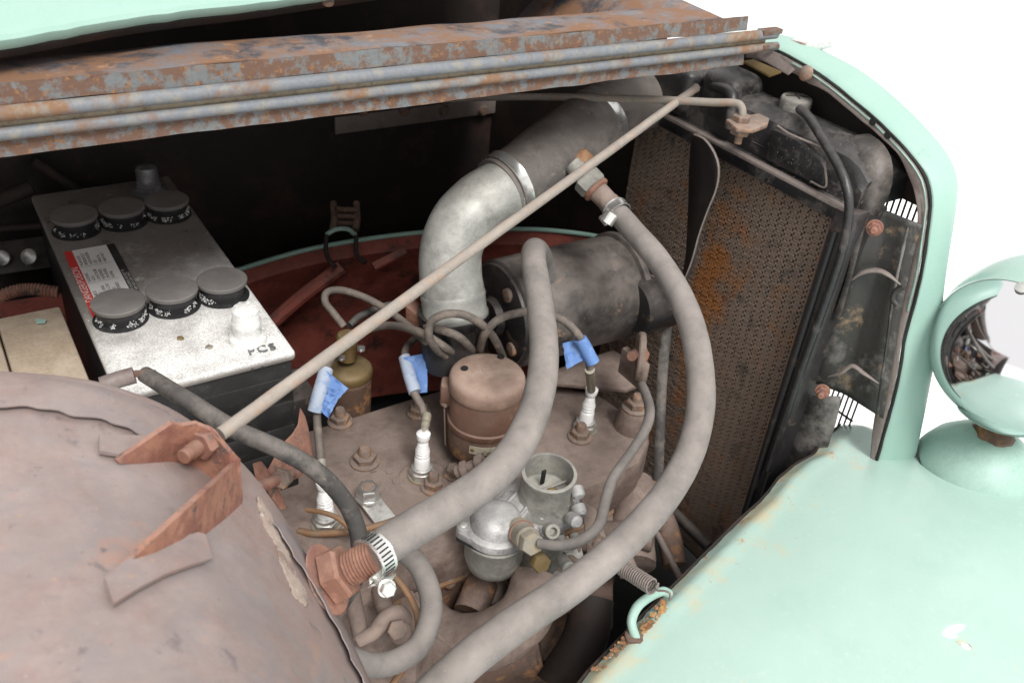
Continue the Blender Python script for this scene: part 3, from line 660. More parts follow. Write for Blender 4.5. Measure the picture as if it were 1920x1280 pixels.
for px, py, dd in ((700, 1100, 1.16), (905, 1215, 1.085), (975, 1175, 1.08)):
    p = Q(px, py, d=dd); b = NB(); lathe(b, [(.014, 0), (.013, .003)], p, (-fwd+UP), 20); hexp(b, p+(-fwd+UP).normalized()*.002, (-fwd+UP), .011, .009); obj('manifold_bolt', b, m_nut, man)
for a, c in (((760, 1095, 1.165), (905, 1235, 1.09)), ((905, 1235, 1.09), (1000, 1120, 1.10))):
    b = NB(); tube(b, [Q(*a[:2], d=a[2]), Q((a[0]+c[0])/2-(12 if a[0] < 800 else -14), (a[1]+c[1])/2+(24 if a[0] < 800 else 14), d=(a[2]+c[2])/2), Q(*c[:2], d=c[2])], .004, 10); obj('casting_seam', b, m_cast, man)
b = NB(); p = Q(842, 1090, d=1.20); bmesh.ops.create_uvsphere(b, u_segments=16, v_segments=10, radius=.010, matrix=Matrix.Translation(p)); obj('stud_end', b, m_nut, man)
# lever and clamp below the tank fitting
lv = thing('throttle_lever', Q(710, 1175, d=1.06), 'small curved rusty lever arm with pivot bolt on the manifold below the threaded fitting', 'lever')
b = NB(); tube(b, onpx([(672, 1200, 1.04), (700, 1185, 1.04), (722, 1160, 1.04), (745, 1152, 1.045), (757, 1165, 1.05)], 1.05), .009, 16, 8, rs=[.008, .0085, .010, .012, .012]); obj('arm', b, m_cast, lv)
b = NB(); cyl(b, Q(735, 1160, d=1.07), Q(752, 1188, d=1.03), .013, 18); obj('pivot', b, m_cast, lv)
b = NB(); hexp(b, Q(744, 1178, d=1.03), (Q(752, 1190, d=1.0)-Q(744, 1178, d=1.03)), .012, .009); obj('pivot_nut', b, m_nut, lv)
b = NB(); tube(b, onpx([(712, 1105, 1.12), (720, 1135, 1.09), (730, 1160, 1.07)], 1.1), .011, 14); obj('link', b, m_cast, lv)
b = NB(); tube(b, onpx([(660, 1110, 1.08), (668, 1150, 1.06), (678, 1195, 1.045)], 1.1), .010, 14); obj('link', b, m_cast, lv)
# water pump side pipes right of the carburetor
wp = thing('water_inlet', Q(1180, 980, d=1.32), 'dusty pinkish brown cast water inlet pipes beyond the carburetor, under the long hose', 'pipe')
b = NB(); tube(b, onpx([(1195, 905, 1.40), (1195, 945, 1.36), (1185, 990, 1.32), (1190, 1060, 1.28)], 1.3), .03, 22, 8, rs=[.024, .034, .034, .03], lump=.05); obj('pipe', b, m_cast, wp)
b = NB(); tube(b, onpx([(1090, 1010, 1.30), (1135, 1000, 1.29), (1180, 1000, 1.27), (1225, 1010, 1.26)], 1.3), .018, 18, 8, lump=.05); obj('pipe', b, m_cast, wp)
b = NB(); tube(b, onpx([(1110, 945, 1.36), (1140, 975, 1.33), (1160, 1010, 1.30)], 1.3), .014, 18, 8, lump=.05); obj('pipe', b, m_cast, wp)
b = NB(); tube(b, onpx([(1160, 1030, 1.24), (1180, 1075, 1.22)], 1.2), .014, 14, 4, smooth=False); obj('bracket_leg', b, m_cast, wp)
b = NB(); tube(b, onpx([(1215, 915, 1.42), (1250, 990, 1.36), (1265, 1060, 1.33)], 1.3), .018, 14); obj('pipe', b, m_rusty, wp)
# slanting link plate with a slack little coil
lp = thing('link_plate', Q(1125, 1020, d=1.16), 'slanting dusty link plate with a slack wire coil, right of the carburetor base', 'linkage')
b = NB(); plate(b, onpx([(1090, 935), (1118, 955), (1152, 1050), (1130, 1075), (1105, 1075)], 1.19), fwd, .006, .0012); obj('plate', b, m_cast, lp)
b = NB(); pts = []
for k in range(60):
    t = k/59; c = Q(1105+45*t, 1005+28*t, d=1.155-.0*t); a = t*math.pi*7; pts.append(c+right*math.cos(a)*.008+down*math.sin(a)*.010+fwd*.004*math.sin(a))
tube(b, pts, .0012, 8, 2); obj('coil', b, m_nut, lp)
# rods down in the dark by the fender
for k, (a, c, r, m_, lb) in enumerate((((1232, 1000, 1.30), (1285, 1100, 1.22), .0045, m_primer, 'thin dusty rod slanting down between long hose and fender edge'), ((1258, 955, 1.42), (1330, 1025, 1.36), .009, m_blackpaint, 'dark grey slanting pipe below the radiator core beside the fender edge'))):
    b = NB(); tube(b, [Q(*a[:2], d=a[2]), Q(*c[:2], d=c[2])], r, 12, 4, smooth=False, lump=.05); tag(obj('linkage_rod', b, m_), lb, 'rod')
b = NB(); tube(b, onpx([(1110, 1120, 1.22), (1095, 1200, 1.2), (1040, 1290, 1.18)], 1.2), .03, 14); tag(obj('frame_member', b, m_dark), 'dark reddish frame member deep below the long hose at the bottom edge', 'frame')
b = NB(); plate(b, onpx([(990, 1110), (1150, 1080), (1150, 1180), (1110, 1200), (1060, 1290), (990, 1300), (860, 1330), (840, 1290)], 1.28), fwd, .03, .004); tag(obj('engine_mount', b, m_rusty), 'dark rusty engine mount below the carburetor, mostly hidden by the long hose', 'engine mount')

# ------------------------------------------------------------------ spark plugs and wires
def plug(px, py, lean, label):
    p = Q(px, py, z=ZH); ax = (UP + lean).normalized()
    t = thing('spark_plug', p, label, 'spark plug', 'spark plugs in the cylinder head')
    b = NB(); lathe(b, [(.019, 0), (.019, .003), (.016, .0035)], p, ax, 28); obj('washer', b, m_brassgrey, t)
    b = NB(); hexp(b, p+ax*.003, ax, .0175, .011); lathe(b, [(.0145, .0135), (.0145, .019), (.0115, .021)], p, ax, 24); obj('metal_body', b, m_zinc, t)
    b = NB(); pr_ = [(.0110, .020), (.0105, .034)]
    for k in range(3): pr_ += [(.0098, .036+k*.005), (.0080, .0375+k*.005), (.0098, .039+k*.005)]
    pr_ += [(.0085, .053), (.0070, .060)]
    lathe(b, pr_, p, ax, 28); obj('insulator', b, m_ceramic, t)
    b = NB(); lathe(b, [(.0045, .060), (.0045, .066), (.0085, .067), (.0095, .071), (.0095, .076), (.007, .078)], p, ax, 24); obj('terminal_cap', b, m_ceramic, t)
    return p + ax*.072
tp2 = plug(790, 893, V((.01, .0, 0)), 'white spark plug in the middle of the head, left of brown canister')
tp3 = plug(1095, 806, V((.03, .0, 0)), 'white spark plug at the front of the head, in front of the generator')
tp1 = plug(612, 985, V((-.02, 0, 0)), 'white spark plug beside battery, half behind the black cable')
def wire(name, label, pts, r=.0055, m_=None, group='ignition wires', rs=None, cat='wire', terminal=None):
    t = thing(name, pts[0], label, cat, group)
    b = NB(); tube(b, pts, r, 14, 8, lump=.05, rs=rs); obj('insulation', b, m_ or m_wire, t)
    if terminal:
        a, c = terminal; ax = (c-a); L_ = ax.length; b = NB()
        lathe(b, [(.0068, 0), (.0066, L_*.3), (.0058, L_*.34), (.0064, L_*.4), (.0064, L_*.55), (.0055, L_*.6), (.0060, L_*.66), (.0060, L_*.95), (.005, L_)], a, ax, 18); obj('ferrule', b, m_brassgrey, t)
    return t
def flag(t, pts, d, m_, th=.0006, wav=.002):
    """folded masking-tape flag"""
    n = 8; a = [Q(*p, d=d) for p in pts]
    rows = [[a[0].lerp(a[1], i/n).lerp(a[3].lerp(a[2], i/n), j/n) + fwd*wav*noise.noise(V((i*.5, j*.6, d*9)))*2 + right*.0012*noise.noise(V((j*.8, i*.8, 4))) for i in range(n+1)] for j in range(n+1)]
    b = NB(); sheet(b, rows, th); return obj('tape_flag', b, m_, t)
def wrap(t, pts, r, m_):
    b = NB(); tube(b, pts, r, 12, 6, lump=.12, flat=1.1); return obj('tape_wrap', b, m_, t)
w2 = wire('plug_wire', 'wire with blue tape flag leading to the middle spark plug', [Q(798, 786, d=1.232), Q(790, 760, d=1.235), Q(776, 735, d=1.24), Q(767, 700, d=1.25), Q(759, 668, d=1.27), Q(765, 648, d=1.29), Q(782, 633, d=1.32), Q(815, 620, d=1.37)], terminal=(Q(800, 778, d=1.23), tp2))
wrap(w2, [Q(778, 735, d=1.238), Q(768, 705, d=1.246), Q(759, 670, d=1.262)], .009, m_tapepale)
flag(w2, [(757, 670), (802, 661), (801, 735), (775, 738)], 1.25, m_tape)
w1 = wire('plug_wire', 'wire with crumpled blue tape flag running down beside the battery', [Q(602, 870, d=1.17), Q(598, 825, d=1.18), Q(594, 775, d=1.19), Q(600, 735, d=1.19), Q(612, 690, d=1.2), Q(640, 645, d=1.24), Q(680, 622, d=1.28), Q(730, 610, d=1.26), Q(785, 622, d=1.20), Q(830, 648, d=1.20), Q(868, 674, d=1.26)], terminal=(Q(602, 862, d=1.17), Q(607, 905, d=1.16)))
wrap(w1, [Q(590, 770, d=1.183), Q(600, 735, d=1.182), Q(612, 692, d=1.195)], .0095, m_tapepale)
flag(w1, [(612, 694), (652, 728), (632, 752), (600, 768)], 1.185, m_tape, wav=.003)
flag(w1, [(612, 735), (636, 742), (616, 785), (600, 768)], 1.18, m_tape, wav=.003)
w3 = wire('plug_wire', 'ignition wire making a round loop behind the brown canister', [Q(866, 676, d=1.26), Q(828, 662, d=1.215), Q(806, 635, d=1.175), Q(808, 605, d=1.165), Q(835, 589, d=1.16), Q(872, 591, d=1.165), Q(908, 612, d=1.185), Q(930, 640, d=1.215), Q(944, 672, d=1.26)])
w5 = wire('plug_wire', 'ignition wire curving under the elbow pipe to the canister', [Q(800, 612, d=1.22), Q(825, 618, d=1.195), Q(858, 630, d=1.185), Q(880, 650, d=1.22), Q(895, 668, d=1.26)])
w4 = wire('plug_wire', 'wire with blue tape flag arching over the generator to the front spark plug', [Q(898, 668, d=1.26), Q(906, 632, d=1.20), Q(930, 602, d=1.18), Q(965, 588, d=1.205), Q(1010, 584, d=1.195), Q(1050, 597, d=1.19), Q(1080, 622, d=1.19), Q(1098, 655, d=1.20), Q(1107, 690, d=1.21)], terminal=(Q(1106, 692, d=1.21), tp3))
wrap(w4, [Q(1087, 635, d=1.193), Q(1100, 657, d=1.20), Q(1112, 680, d=1.205)], .0085, m_tape)
flag(w4, [(1055, 643), (1092, 634), (1103, 670), (1063, 692)], 1.205, m_tape)
w6 = wire('coil_wire', 'thick black wire arching out of the brass coil tower', [Q(645, 612, d=1.30), Q(628, 590, d=1.30), Q(610, 567, d=1.30), Q(613, 548, d=1.305), Q(640, 544, d=1.31), Q(680, 556, d=1.32), Q(720, 577, d=1.31), Q(755, 602, d=1.27), Q(800, 640, d=1.21)])
w7 = wire('coil_wire', 'short dark wire beside the coil, under the arching one', [Q(655, 610, d=1.33), Q(680, 590, d=1.35), Q(730, 572, d=1.37), Q(790, 575, d=1.38)], m_=m_cable)
b = NB(); a, c = Q(768, 578, d=1.27), Q(796, 602, d=1.27); boxo(b, a.lerp(c, .5), (c-a)*.5, UP.cross(c-a).normalized()*.012, V((0, 0, .011)), .002); tc_ = obj('wire_terminal', b, m_copper); tag(tc_, 'small coppery terminal block beside the elbow pipe foot, behind the long rod', 'terminal')
# brass-topped coil
co = Q(655, 730, z=ZH+.02)
coil = thing('ignition_coil', co, 'small brass-capped cylinder with screws and a wire tower, behind the long rod', 'coil')
b = NB(); lathe(b, [(.031, -.06), (.033, .02), (.033, .025), (.031, .028)], co, UP, 32); obj('body', b, m_rusty, coil)
b = NB(); lathe(b, [(.034, .028), (.035, .034), (.034, .040), (.030, .044), (.02, .046), (.001, .047)], co, UP, 36); obj('brass_cap', b, m_brass, coil)
tw = Q(651, 650, d=1.31)
b = NB(); lathe(b, [(.014, -.02), (.0135, .004), (.016, .006), (.016, .018), (.013, .022), (.006, .023)], tw, UP, 20); obj('wire_tower', b, m_brass, coil)
for px, py in ((677, 655), (640, 672)):
    b = NB(); lathe(b, [(.006, 0), (.0055, .004), (.001, .005)], Q(px, py, d=1.285), UP, 14); obj('screw', b, m_steel, coil)
bk = box(NB(), .28, .375, .985, 1.06, .60, .70, .004); o = obj('regulator_box', bk, m_blackpaint); tag(o, 'black box with dusty grey lid beside the battery, behind the coil', 'box')

# ------------------------------------------------------------------ brown canister
CC = V((.541, .806, .682))
can = thing('canister', CC, 'rusty brown cylindrical canister with domed lid, side clip and worn nameplate', 'canister')
b = NB(); lathe(b, [(.030, -.03), (.034, -.012), (.040, -.004), (.0475, 0), (.0485, .006), (.0485, .040), (.0475, .042)], CC, UP, 48); obj('body', b, m_rusty, can)
b = NB(); lathe(b, [(.0490, .040), (.0505, .042), (.0505, .050), (.0485, .052), (.0480, .096), (.047, .098)], CC, UP, 48); obj('body', b, m_brown, can)
b = NB(); lathe(b, [(.0485, .094), (.0500, .096), (.0508, .100), (.0510, .111), (.0502, .1155), (.0475, .1195), (.042, .1222), (.034, .1242), (.02, .1256), (.0085, .1260), (.008, .1268), (.001, .1270)], CC, UP, 56); lid = obj('lid', b, m_lid, can)
for px, py in ((871, 690), (939, 668)):
    p = Q(px, py, z=CC.z+.1256); b = NB(); lathe(b, [(.0050, -.001), (.0048, .0010), (.0040, .0008), (.001, .0006)], p, UP, 18); obj('lid_hole_shade', b, m_gap, lid)  # dark disc laid on the lid as the shade inside a hole
# side clips
for sg in (-1, 1):
    cdir = (-right*sg*-1*1.0) if False else (right*sg); cdir = V((cdir.x, cdir.y, 0)).normalized(); tg = UP.cross(cdir)
    b = NB(); plate(b, [CC+cdir*.0495+tg*.008+UP*.0, CC+cdir*.0495-tg*.008+UP*.0, CC+cdir*.0535-tg*.007+UP*.062, CC+cdir*.0535+tg*.007+UP*.062], cdir, .0016)
    tube(b, [CC+cdir*.053+UP*.060-tg*.006, CC+cdir*.058+UP*.065, CC+cdir*.053+UP*.068+tg*.008], .0028, 10); obj('clip', b, m_nut, can)
b = NB(); cdir = V((-right.x, -right.y, 0)).normalized(); c_ = CC+cdir*.050+UP*.085; boxo(b, c_+fwd*.01, cdir*.012, UP*.018, UP.cross(cdir)*.013, .005); obj('side_lug', b, m_brown, can)
# nameplate wraps the lower body
b = NB(); rows = []
a0 = math.atan2((Q(878, 840, d=1.2)-CC).y, (Q(878, 840, d=1.2)-CC).x)
for k in range(17):
    a = a0+.0+1.25*k/16; rows.append([CC+V((math.cos(a)*.0496, math.sin(a)*.0496, .022+.0)), CC+V((math.cos(a)*.0496, math.sin(a)*.0496, .035))])
sheet(b, rows, .0008); npl = obj('nameplate', b, mat('worn_plate', (.42, .38, .30), [((.12, .10, .07), 60, .5, .6, 8)], rough=.6, bump=(200, .4, .001)), can)
b = NB(); a = a0+.09; p = CC+V((math.cos(a)*.0498, math.sin(a)*.0498, .0285)); lathe(b, [(.003, 0), (.0028, .001), (.001, .0016)], p, V((math.cos(a), math.sin(a), 0)), 12); obj('rivet', b, m_brass, npl)
b = NB(); cyl(b, Q(855, 885, d=1.21), Q(905, 868, d=1.20), .009, 16); hexp(b, Q(865, 882, d=1.205), (Q(905, 868, d=1.20)-Q(855, 885, d=1.21)), .012, .010); hexp(b, Q(893, 872, d=1.2), (Q(905, 868, d=1.20)-Q(855, 885, d=1.21)), .013, .012); obj('pipe_union', b, m_cast, can)

# ------------------------------------------------------------------ generator
gax = V((1, -.02, 0)).normalized(); gL = Q(938, 590, d=1.33); gL = V((gL.x, gL.y, gL.z)); GR = .082
# centre line through the apparent axis; direction along the car
gen = thing('generator', gL-UP*GR, 'black cylindrical generator with worn dusty paint lying beside the radiator', 'generator')
gl = .205
b = NB(); lathe(b, [(GR-.004, 0), (GR, .003), (GR, .045), (GR+.0006, .0455), (GR+.0006, .0475), (GR, .048), (GR, gl-.004), (GR-.003, gl)], gL, gax, 64); obj('housing', b, m_gen, gen)
b = NB(); lathe(b, [(GR-.004, .001), (GR-.006, -.004), (GR-.02, -.008), (.03, -.010), (.026, -.020), (.012, -.022)], gL, gax, 48); ep = obj('end_plate', b, m_blackpaint, gen)
for k in range(4):
    a = k*math.pi/2+.5; _, u, w = frame(gax); p = gL+(u*math.cos(a)+w*math.sin(a))*(GR-.025)-gax*.006
    b = NB(); lathe(b, [(.011, 0), (.010, .006), (.004, .008)], p, -gax, 18); obj('end_screw', b, m_nut, ep)
gRt = gL+gax*gl
b = NB(); lathe(b, [(GR-.002, 0), (GR+.004, .002), (GR+.004, .012), (GR-.01, .016), (.02, .03)], gRt, gax, 56); obj('front_plate', b, m_gen, gen)
b = NB(); lathe(b, [(.02, .02), (.055, .030), (.058, .032), (.045, .038), (.058, .044), (.055, .047), (.015, .048)], gRt, gax, 40); obj('pulley', b, m_blackpaint, gen)
for k in range(10):
    a = k*math.pi/5; _, u, w = frame(gax); rdir = u*math.cos(a)+w*math.sin(a); tg = gax.cross(rdir)
    c = gRt+gax*.022+rdir*(GR*.82); b = NB(); boxo(b, c, rdir*.016, gax*.007+tg*.004, gax.cross(rdir)*.0012); obj('cooling_vane', b, m_cast, gen)
# mounting foot and lug
pL = Q(1160, 720, z=ZH+.0); 
b = NB(); zz = ZH+.030; plate(b, [Q(1040, 692, z=zz), Q(1150, 655, z=zz), Q(1210, 690, z=zz), Q(1195, 722, z=zz), Q(1175, 730, z=zz), Q(1040, 718, z=zz)], UP, -.007, .0015); obj('mounting_plate', b, m_cast, gen)
b = NB(); lathe(b, [(.034, 0), (.036, .002), (.036, .008), (.034, .010)], Q(1192, 668, d=1.29), gax*.8+V((0, -.6, 0)), 28); box_c = Q(1188, 690, d=1.30); boxo(b, box_c, gax*.006, V((0, -.026, 0)), UP*.022, .003); obj('mounting_lug', b, m_cast, gen)
b = NB(); hexp(b, Q(1196, 664, d=1.28), V((.2, -1, .2)), .013, .012); cyl(b, Q(1192, 662, d=1.285), Q(1184, 668, d=1.235), .007, 14); obj('lug_bolt', b, m_copper, gen)

# ------------------------------------------------------------------ water outlet elbow and upper radiator hose
elb = thing('water_outlet_elbow', Q(848, 640, z=ZH), 'grey galvanised elbow pipe rising from the engine and bending towards the radiator', 'pipe elbow')
e0 = Q(848, 568, d=1.235)
path = [Q(850, 558, d=1.232), Q(845, 515, d=1.222), Q(846, 468, d=1.215), Q(862, 425, d=1.21), Q(892, 390, d=1.21), Q(925, 365, d=1.215), Q(955, 352, d=1.225)]
b = NB(); tube(b, path, .0435, 48, 10, rs=[.0435, .0425, .042, .042, .0425, .042, .0405, .040], lump=.01); obj('bend', b, m_galv, elb)
pdir = (path[1]-path[0]).normalized()
b = NB(); lathe(b, [(.0445, -.028), (.0455, -.026), (.0455, -.020), (.0440, -.018), (.0440, .0), (.0448, .004), (.0438, .008)], path[0]+pdir*.0, pdir, 48); obj('spigot_bead', b, m_galv, elb)
b = NB(); tube(b, crom([path[0]+(right*-.041), path[0]+right*0-fwd*.042+pdir*.002, path[0]+right*.042-fwd*.003], 8), .0012, 6, 2); obj('seam', b, m_white, elb) if False else b.free()
b = NB(); lathe(b, [(.0465, -.10), (.048, -.062), (.0475, -.030), (.0490, -.027), (.0490, -.020), (.046, -.0185)], path[0], (pdir*.5+UP).normalized(), 48); obj('thermostat_housing', b, m_blackpaint, elb)
hA, hB = Q(915, 372, d=1.213), Q(1135, 215, d=1.33)
hs = thing('radiator_hose', hA, 'wide dusty black rubber hose joining the galvanised elbow to the radiator top', 'hose')
hd = (hB-hA).normalized()
b = NB(); tube(b, [Q(936, 357, d=1.222), Q(990, 322, d=1.245), Q(1060, 270, d=1.285), Q(1125, 222, d=1.325), Q(1170, 200, d=1.36), Q(1215, 185, d=1.40)], .045, 48, 10, rs=[.0450, .0455, .0485, .0490, .0480, .047, .046], lump=.015)
obj('rubber_sleeve', b, mat('stained_rubber', (.10, .09, .085), [((.19, .165, .15), 10, .42, .55, 8), ((.045, .04, .038), 16, .60, .63, 6), ((.24, .21, .19), 60, .6, .72, 6)], rough=.75, dust=((.22, .19, .17), .55)), hs)
def band(par, c, ax, r, w, name='hose_clamp', m_=None):
    b = NB(); lathe(b, [(r, -w/2), (r+.0016, -w/2+.0004), (r+.0012, -w/2+.0014), (r+.0012, w/2-.0014), (r+.0016, w/2-.0004), (r, w/2)], c, ax, 56, cap=False); return obj(name, b, m_ or m_steel, par)
band(hs, Q(950, 347, d=1.226), (Q(990, 322, d=1.245)-Q(936, 357, d=1.222)), .0462, .015)
band(hs, Q(1118, 228, d=1.322), (Q(1140, 212, d=1.334)-Q(1090, 248, d=1.303)), .0500, .016)
# weld blob and stain boss where the brass tee leaves
b = NB(); lathe(b, [(.024, -.012), (.022, .002), (.016, .008), (.010, .014)], Q(1085, 312, d=1.25), (Q(1110, 345, d=1.19)-Q(1085, 312, d=1.25)), 20, wob=.2); jig(b, .002, 90); obj('weld_collar', b, m_coppery, hs)
fit = thing('hose_fitting', Q(1120, 355, d=1.22), 'grey hexagonal pipe fitting with rusty nipple between radiator hose and long hose', 'pipe fitting')
a, c = Q(1092, 328, d=1.225), Q(1160, 400, d=1.215); fx = (c-a).normalized()
b = NB(); lathe(b, [(.012, -.02), (.014, 0)], a, fx, 20); hexp(b, a+fx*.004, fx, .0205, .020); obj('hex_body', b, m_aludark, fit)
b = NB(); lathe(b, [(.0185, .024), (.0195, .026), (.0195, .029), (.0175, .031)], a, fx, 28); obj('rust_ring', b, m_copper, fit)
b = NB(); lathe(b, [(.0145, .030), (.0140, .050), (.0150, .052), (.0150, .078)], a, fx, 24); obj('nipple', b, m_cast, fit)

# ------------------------------------------------------------------ long rubber hose to the right
def vrad(ws): return ws
lh = thing('long_hose', Q(1150, 400, d=1.2), 'long dusty grey rubber hose bowing right past the radiator down to the bottom edge', 'hose')
LP = [Q(1148, 388, d=1.212), Q(1180, 425, d=1.19), Q(1228, 480, d=1.15), Q(1270, 545, d=1.11), Q(1298, 615, d=1.075), Q(1312, 690, d=1.04), Q(1314, 760, d=1.01), Q(1300, 830, d=.985), Q(1268, 900, d=.96), Q(1215, 970, d=.935), Q(1150, 1036, d=.91), Q(1070, 1100, d=.885), Q(980, 1160, d=.86), Q(905, 1215, d=.84), Q(820, 1290, d=.82), Q(740, 1370, d=.80)]
b = NB(); tube(b, LP, .0165, 32, 10, rs=[.0148, .0150, .0155, .0160, .0162, .0160, .0158, .0160, .0163, .0166, .0172, .0176, .0178, .0176], lump=.03); obj('rubber', b, m_hose, lh)
cx_ = (LP[1]-LP[0]).normalized(); cc = Q(1156, 396, d=1.205)
bd = band(lh, cc, cx_, .0166, .013)
b = NB(); w_ = Q(1140, 408, d=1.185); boxo(b, w_, cx_*.009, (Q(1130, 415, d=1.18)-Q(1160, 395, d=1.18)).normalized()*.010, fwd*.006, .002); tube(b, [Q(1148, 400, d=1.17), Q(1136, 418, d=1.172)], .0095, 14, 3, smooth=False); obj('worm_housing', b, m_steel, bd)

# ------------------------------------------------------------------ near heater hose with threaded fitting
nh = thing('heater_hose', Q(700, 1060, d=.80), 'thick dusty rubber hose curving from the rusty threaded tank outlet up over the generator', 'hose')
NP = [Q(690, 1048, d=.775), Q(720, 1025, d=.79), Q(775, 990, d=.81), Q(850, 945, d=.84), Q(920, 895, d=.87), Q(975, 830, d=.91), Q(1008, 750, d=.955), Q(1020, 670, d=1.0), Q(1015, 590, d=1.05), Q(1005, 520, d=1.10), Q(1000, 482, d=1.14), Q(1003, 468, d=1.18), Q(1012, 476, d=1.22), Q(1020, 500, d=1.27), Q(1030, 560, d=1.33)]
b = NB(); tube(b, NP, .017, 32, 10, rs=[.0168, .0172, .0174, .0174, .0172, .0170, .0167, .0163, .0160, .0158, .0155, .0152, .0150, .0150], lump=.03); obj('rubber', b, m_hose, nh)
hx = (NP[2]-NP[0]).normalized()
nb2 = Q(703, 1042, d=.783)
bd = band(nh, nb2, hx, .0184, .0165)
# slots punched in the clamp band
_, u, w = frame(hx)
vd = (CAM-nb2).normalized(); a0 = math.atan2(vd.dot(w), vd.dot(u))
for k in range(13):
    a = a0+(-6+k)*.21; rd = u*math.cos(a)+w*math.sin(a); tg = hx.cross(rd)
    b = NB(); boxo(b, nb2+rd*.0197, hx*.0052-tg*.0003, tg*.00075, rd*.00022); obj('clamp_slot', b, m_gap, bd)
b = NB(); c_ = Q(716, 1088, d=.76); boxo(b, c_, (Q(745, 1076, d=.76)-Q(698, 1092, d=.765))*.5, hx*.002+V((0, 0, .001)), fwd*.006, .0008)
boxo(b, Q(706, 1078, d=.765), hx*.007, UP*.004, fwd*.007, .001); obj('clamp_bridge', b, m_steel, bd)
sxx = (Q(729, 1106, d=.745)-Q(712, 1090, d=.765)).normalized()
b = NB(); lathe(b, [(.0062, -.016), (.0062, 0), (.0066, .001)], Q(722, 1100, d=.752), sxx, 20); lathe(b, [(.0078, 0), (.0078, .0015), (.0070, .002)], Q(724, 1101, d=.750), sxx, 24); hexp(b, Q(724, 1101, d=.750)+sxx*.002, sxx, .0068, .0055); s_ = obj('worm_screw', b, m_steel, bd)
pth = Q(650, 1068, d=.755)
tf = thing('threaded_outlet', Q(615, 1090, d=.76), 'rusty threaded pipe with big hex nut and washer screwed into the tank side', 'pipe fitting')
ta, tb = Q(612, 1085, d=.778), Q(706, 1042, d=.772); tx = (tb-ta).normalized(); TL = (tb-ta).length
b = NB(); pr_ = []; k = 0
while k*.0030 < TL-.004: pr_ += [(.0136, k*.0030), (.0154, k*.0030+.0013), (.0154, k*.0030+.0017)]; k += 1
lathe(b, pr_, ta, tx, 36); obj('threaded_pipe', b, m_copper, tf)
b = NB(); hexp(b, Q(602, 1090, d=.778)+tx*.007, tx, .0245, .019, ph=.35); obj('hex_nut', b, m_copper, tf)
b = NB(); wc = Q(603, 1090, d=.776)+tx*.007; wx = (tx-fwd*.10).normalized(); lathe(b, [(.010, -.003), (.0305, -.0022), (.0315, -.001), (.0305, 0), (.010, .0006)], wc, wx, 40); obj('washer', b, m_bracket, tf)

# ------------------------------------------------------------------ black cable and friends
bc = thing('battery_cable', Q(290, 705, d=.90), 'thick black cable sweeping from a cut end by the battery down past the clamp', 'cable')
b = NB(); tube(b, [Q(272, 702, d=.92), Q(310, 725, d=.90), Q(370, 762, d=.875), Q(440, 805, d=.86), Q(520, 840, d=.86), Q(590, 880, d=.88), Q(640, 930, d=.91), Q(668, 985, d=.93), Q(674, 1040, d=.94), Q(665, 1090, d=.95), Q(640, 1130, d=.97)], .0088, 20, 10, rs=[.0085, .0088, .0088, .009, .0092, .0090, .0088], lump=.03); obj('sheath', b, m_cable, bc)
b = NB(); tube(b, [Q(190, 722, d=.90), Q(220, 712, d=.905), Q(252, 703, d=.91)], .0085, 18, 6, lump=.03); o = obj('cable_stub', b, m_primer); tag(o, 'short pale cut cable end lying at the battery corner behind the tank rim', 'cable')
b = NB(); boxo(b, Q(268, 700, d=.915), right*.012, down*.004, fwd*.004, .001); jig(b, .002, 60); o = obj('cable_lug', b, m_rusty, bc)
b = NB(); tube(b, [Q(760, 1035, d=1.0), Q(785, 1060, d=.99), Q(806, 1110, d=.975), Q(806, 1160, d=.955), Q(785, 1210, d=.935), Q(740, 1240, d=.915), Q(690, 1245, d=.89), Q(640, 1228, d=.87)], .0122, 22, 10, lump=.02); o = obj('bypass_hose', b, m_hose); tag(o, 'thin dusty hose looping below the near clamp and behind the tank', 'hose')
b = NB(); tube(b, [Q(560, 995, d=1.14), Q(600, 1000, d=1.13), Q(690, 990, d=1.12), Q(770, 962, d=1.12), Q(840, 920, d=1.13), Q(895, 880, d=1.16), Q(925, 855, d=1.19)], .0045, 12, 8, lump=.05); o = obj('oil_line', b, m_coppery); tag(o, 'thin brown metal pipe running across the head from battery to canister', 'pipe')
b = NB(); tube(b, [Q(575, 955, d=1.12), Q(605, 960, d=1.11), Q(635, 972, d=1.10), Q(665, 1000, d=1.09)], .0032, 10, 8); o = obj('copper_wire', b, m_coppery); tag(o, 'short orange-brown wire beside the plug near the battery', 'wire')
b = NB(); tube(b, [Q(728, 1068, d=1.02), Q(760, 1105, d=1.01), Q(782, 1150, d=1.0), Q(782, 1195, d=.99), Q(765, 1240, d=.98), Q(730, 1290, d=.97)], .0040, 10, 8); o = obj('copper_pipe', b, m_coppery); tag(o, 'thin copper-coloured pipe curving down inside the looping thin hose', 'pipe')

# ------------------------------------------------------------------ carburetor
zl = .695
KC = Q(1030, 884, z=.752)
carb = thing('carburetor', V((KC.x, KC.y, .56)), 'silver-grey cast carburetor with open round air horn and float bowl', 'carburetor')
hax = (UP+V((-.02, -.06, 0))).normalized()
def L2(px, py, z=None): return Q(px, py, z=zl if z is None else z)
b = NB(); lathe(b, [(.0305, .0002), (.0325, .0004), (.0348, -.001), (.0350, -.004), (.0338, -.007), (.0335, -.040), (.0355, -.048), (.039, -.053), (.040, -.058)], KC, hax, 64, cap=False)
lathe(b, [(.0305, .0002), (.0300, -.004), (.0298, -.034), (.001, -.036)], KC, hax, 64, cap=False); obj('air_horn', b, m_aludark, carb)
b = NB(); lathe(b, [(.0085, -.035), (.0085, -.026), (.0075, -.025), (.0065, -.027), (.001, -.028)], KC-YA*.010+XA*.002, UP, 28); obj('venturi', b, m_brass, carb)
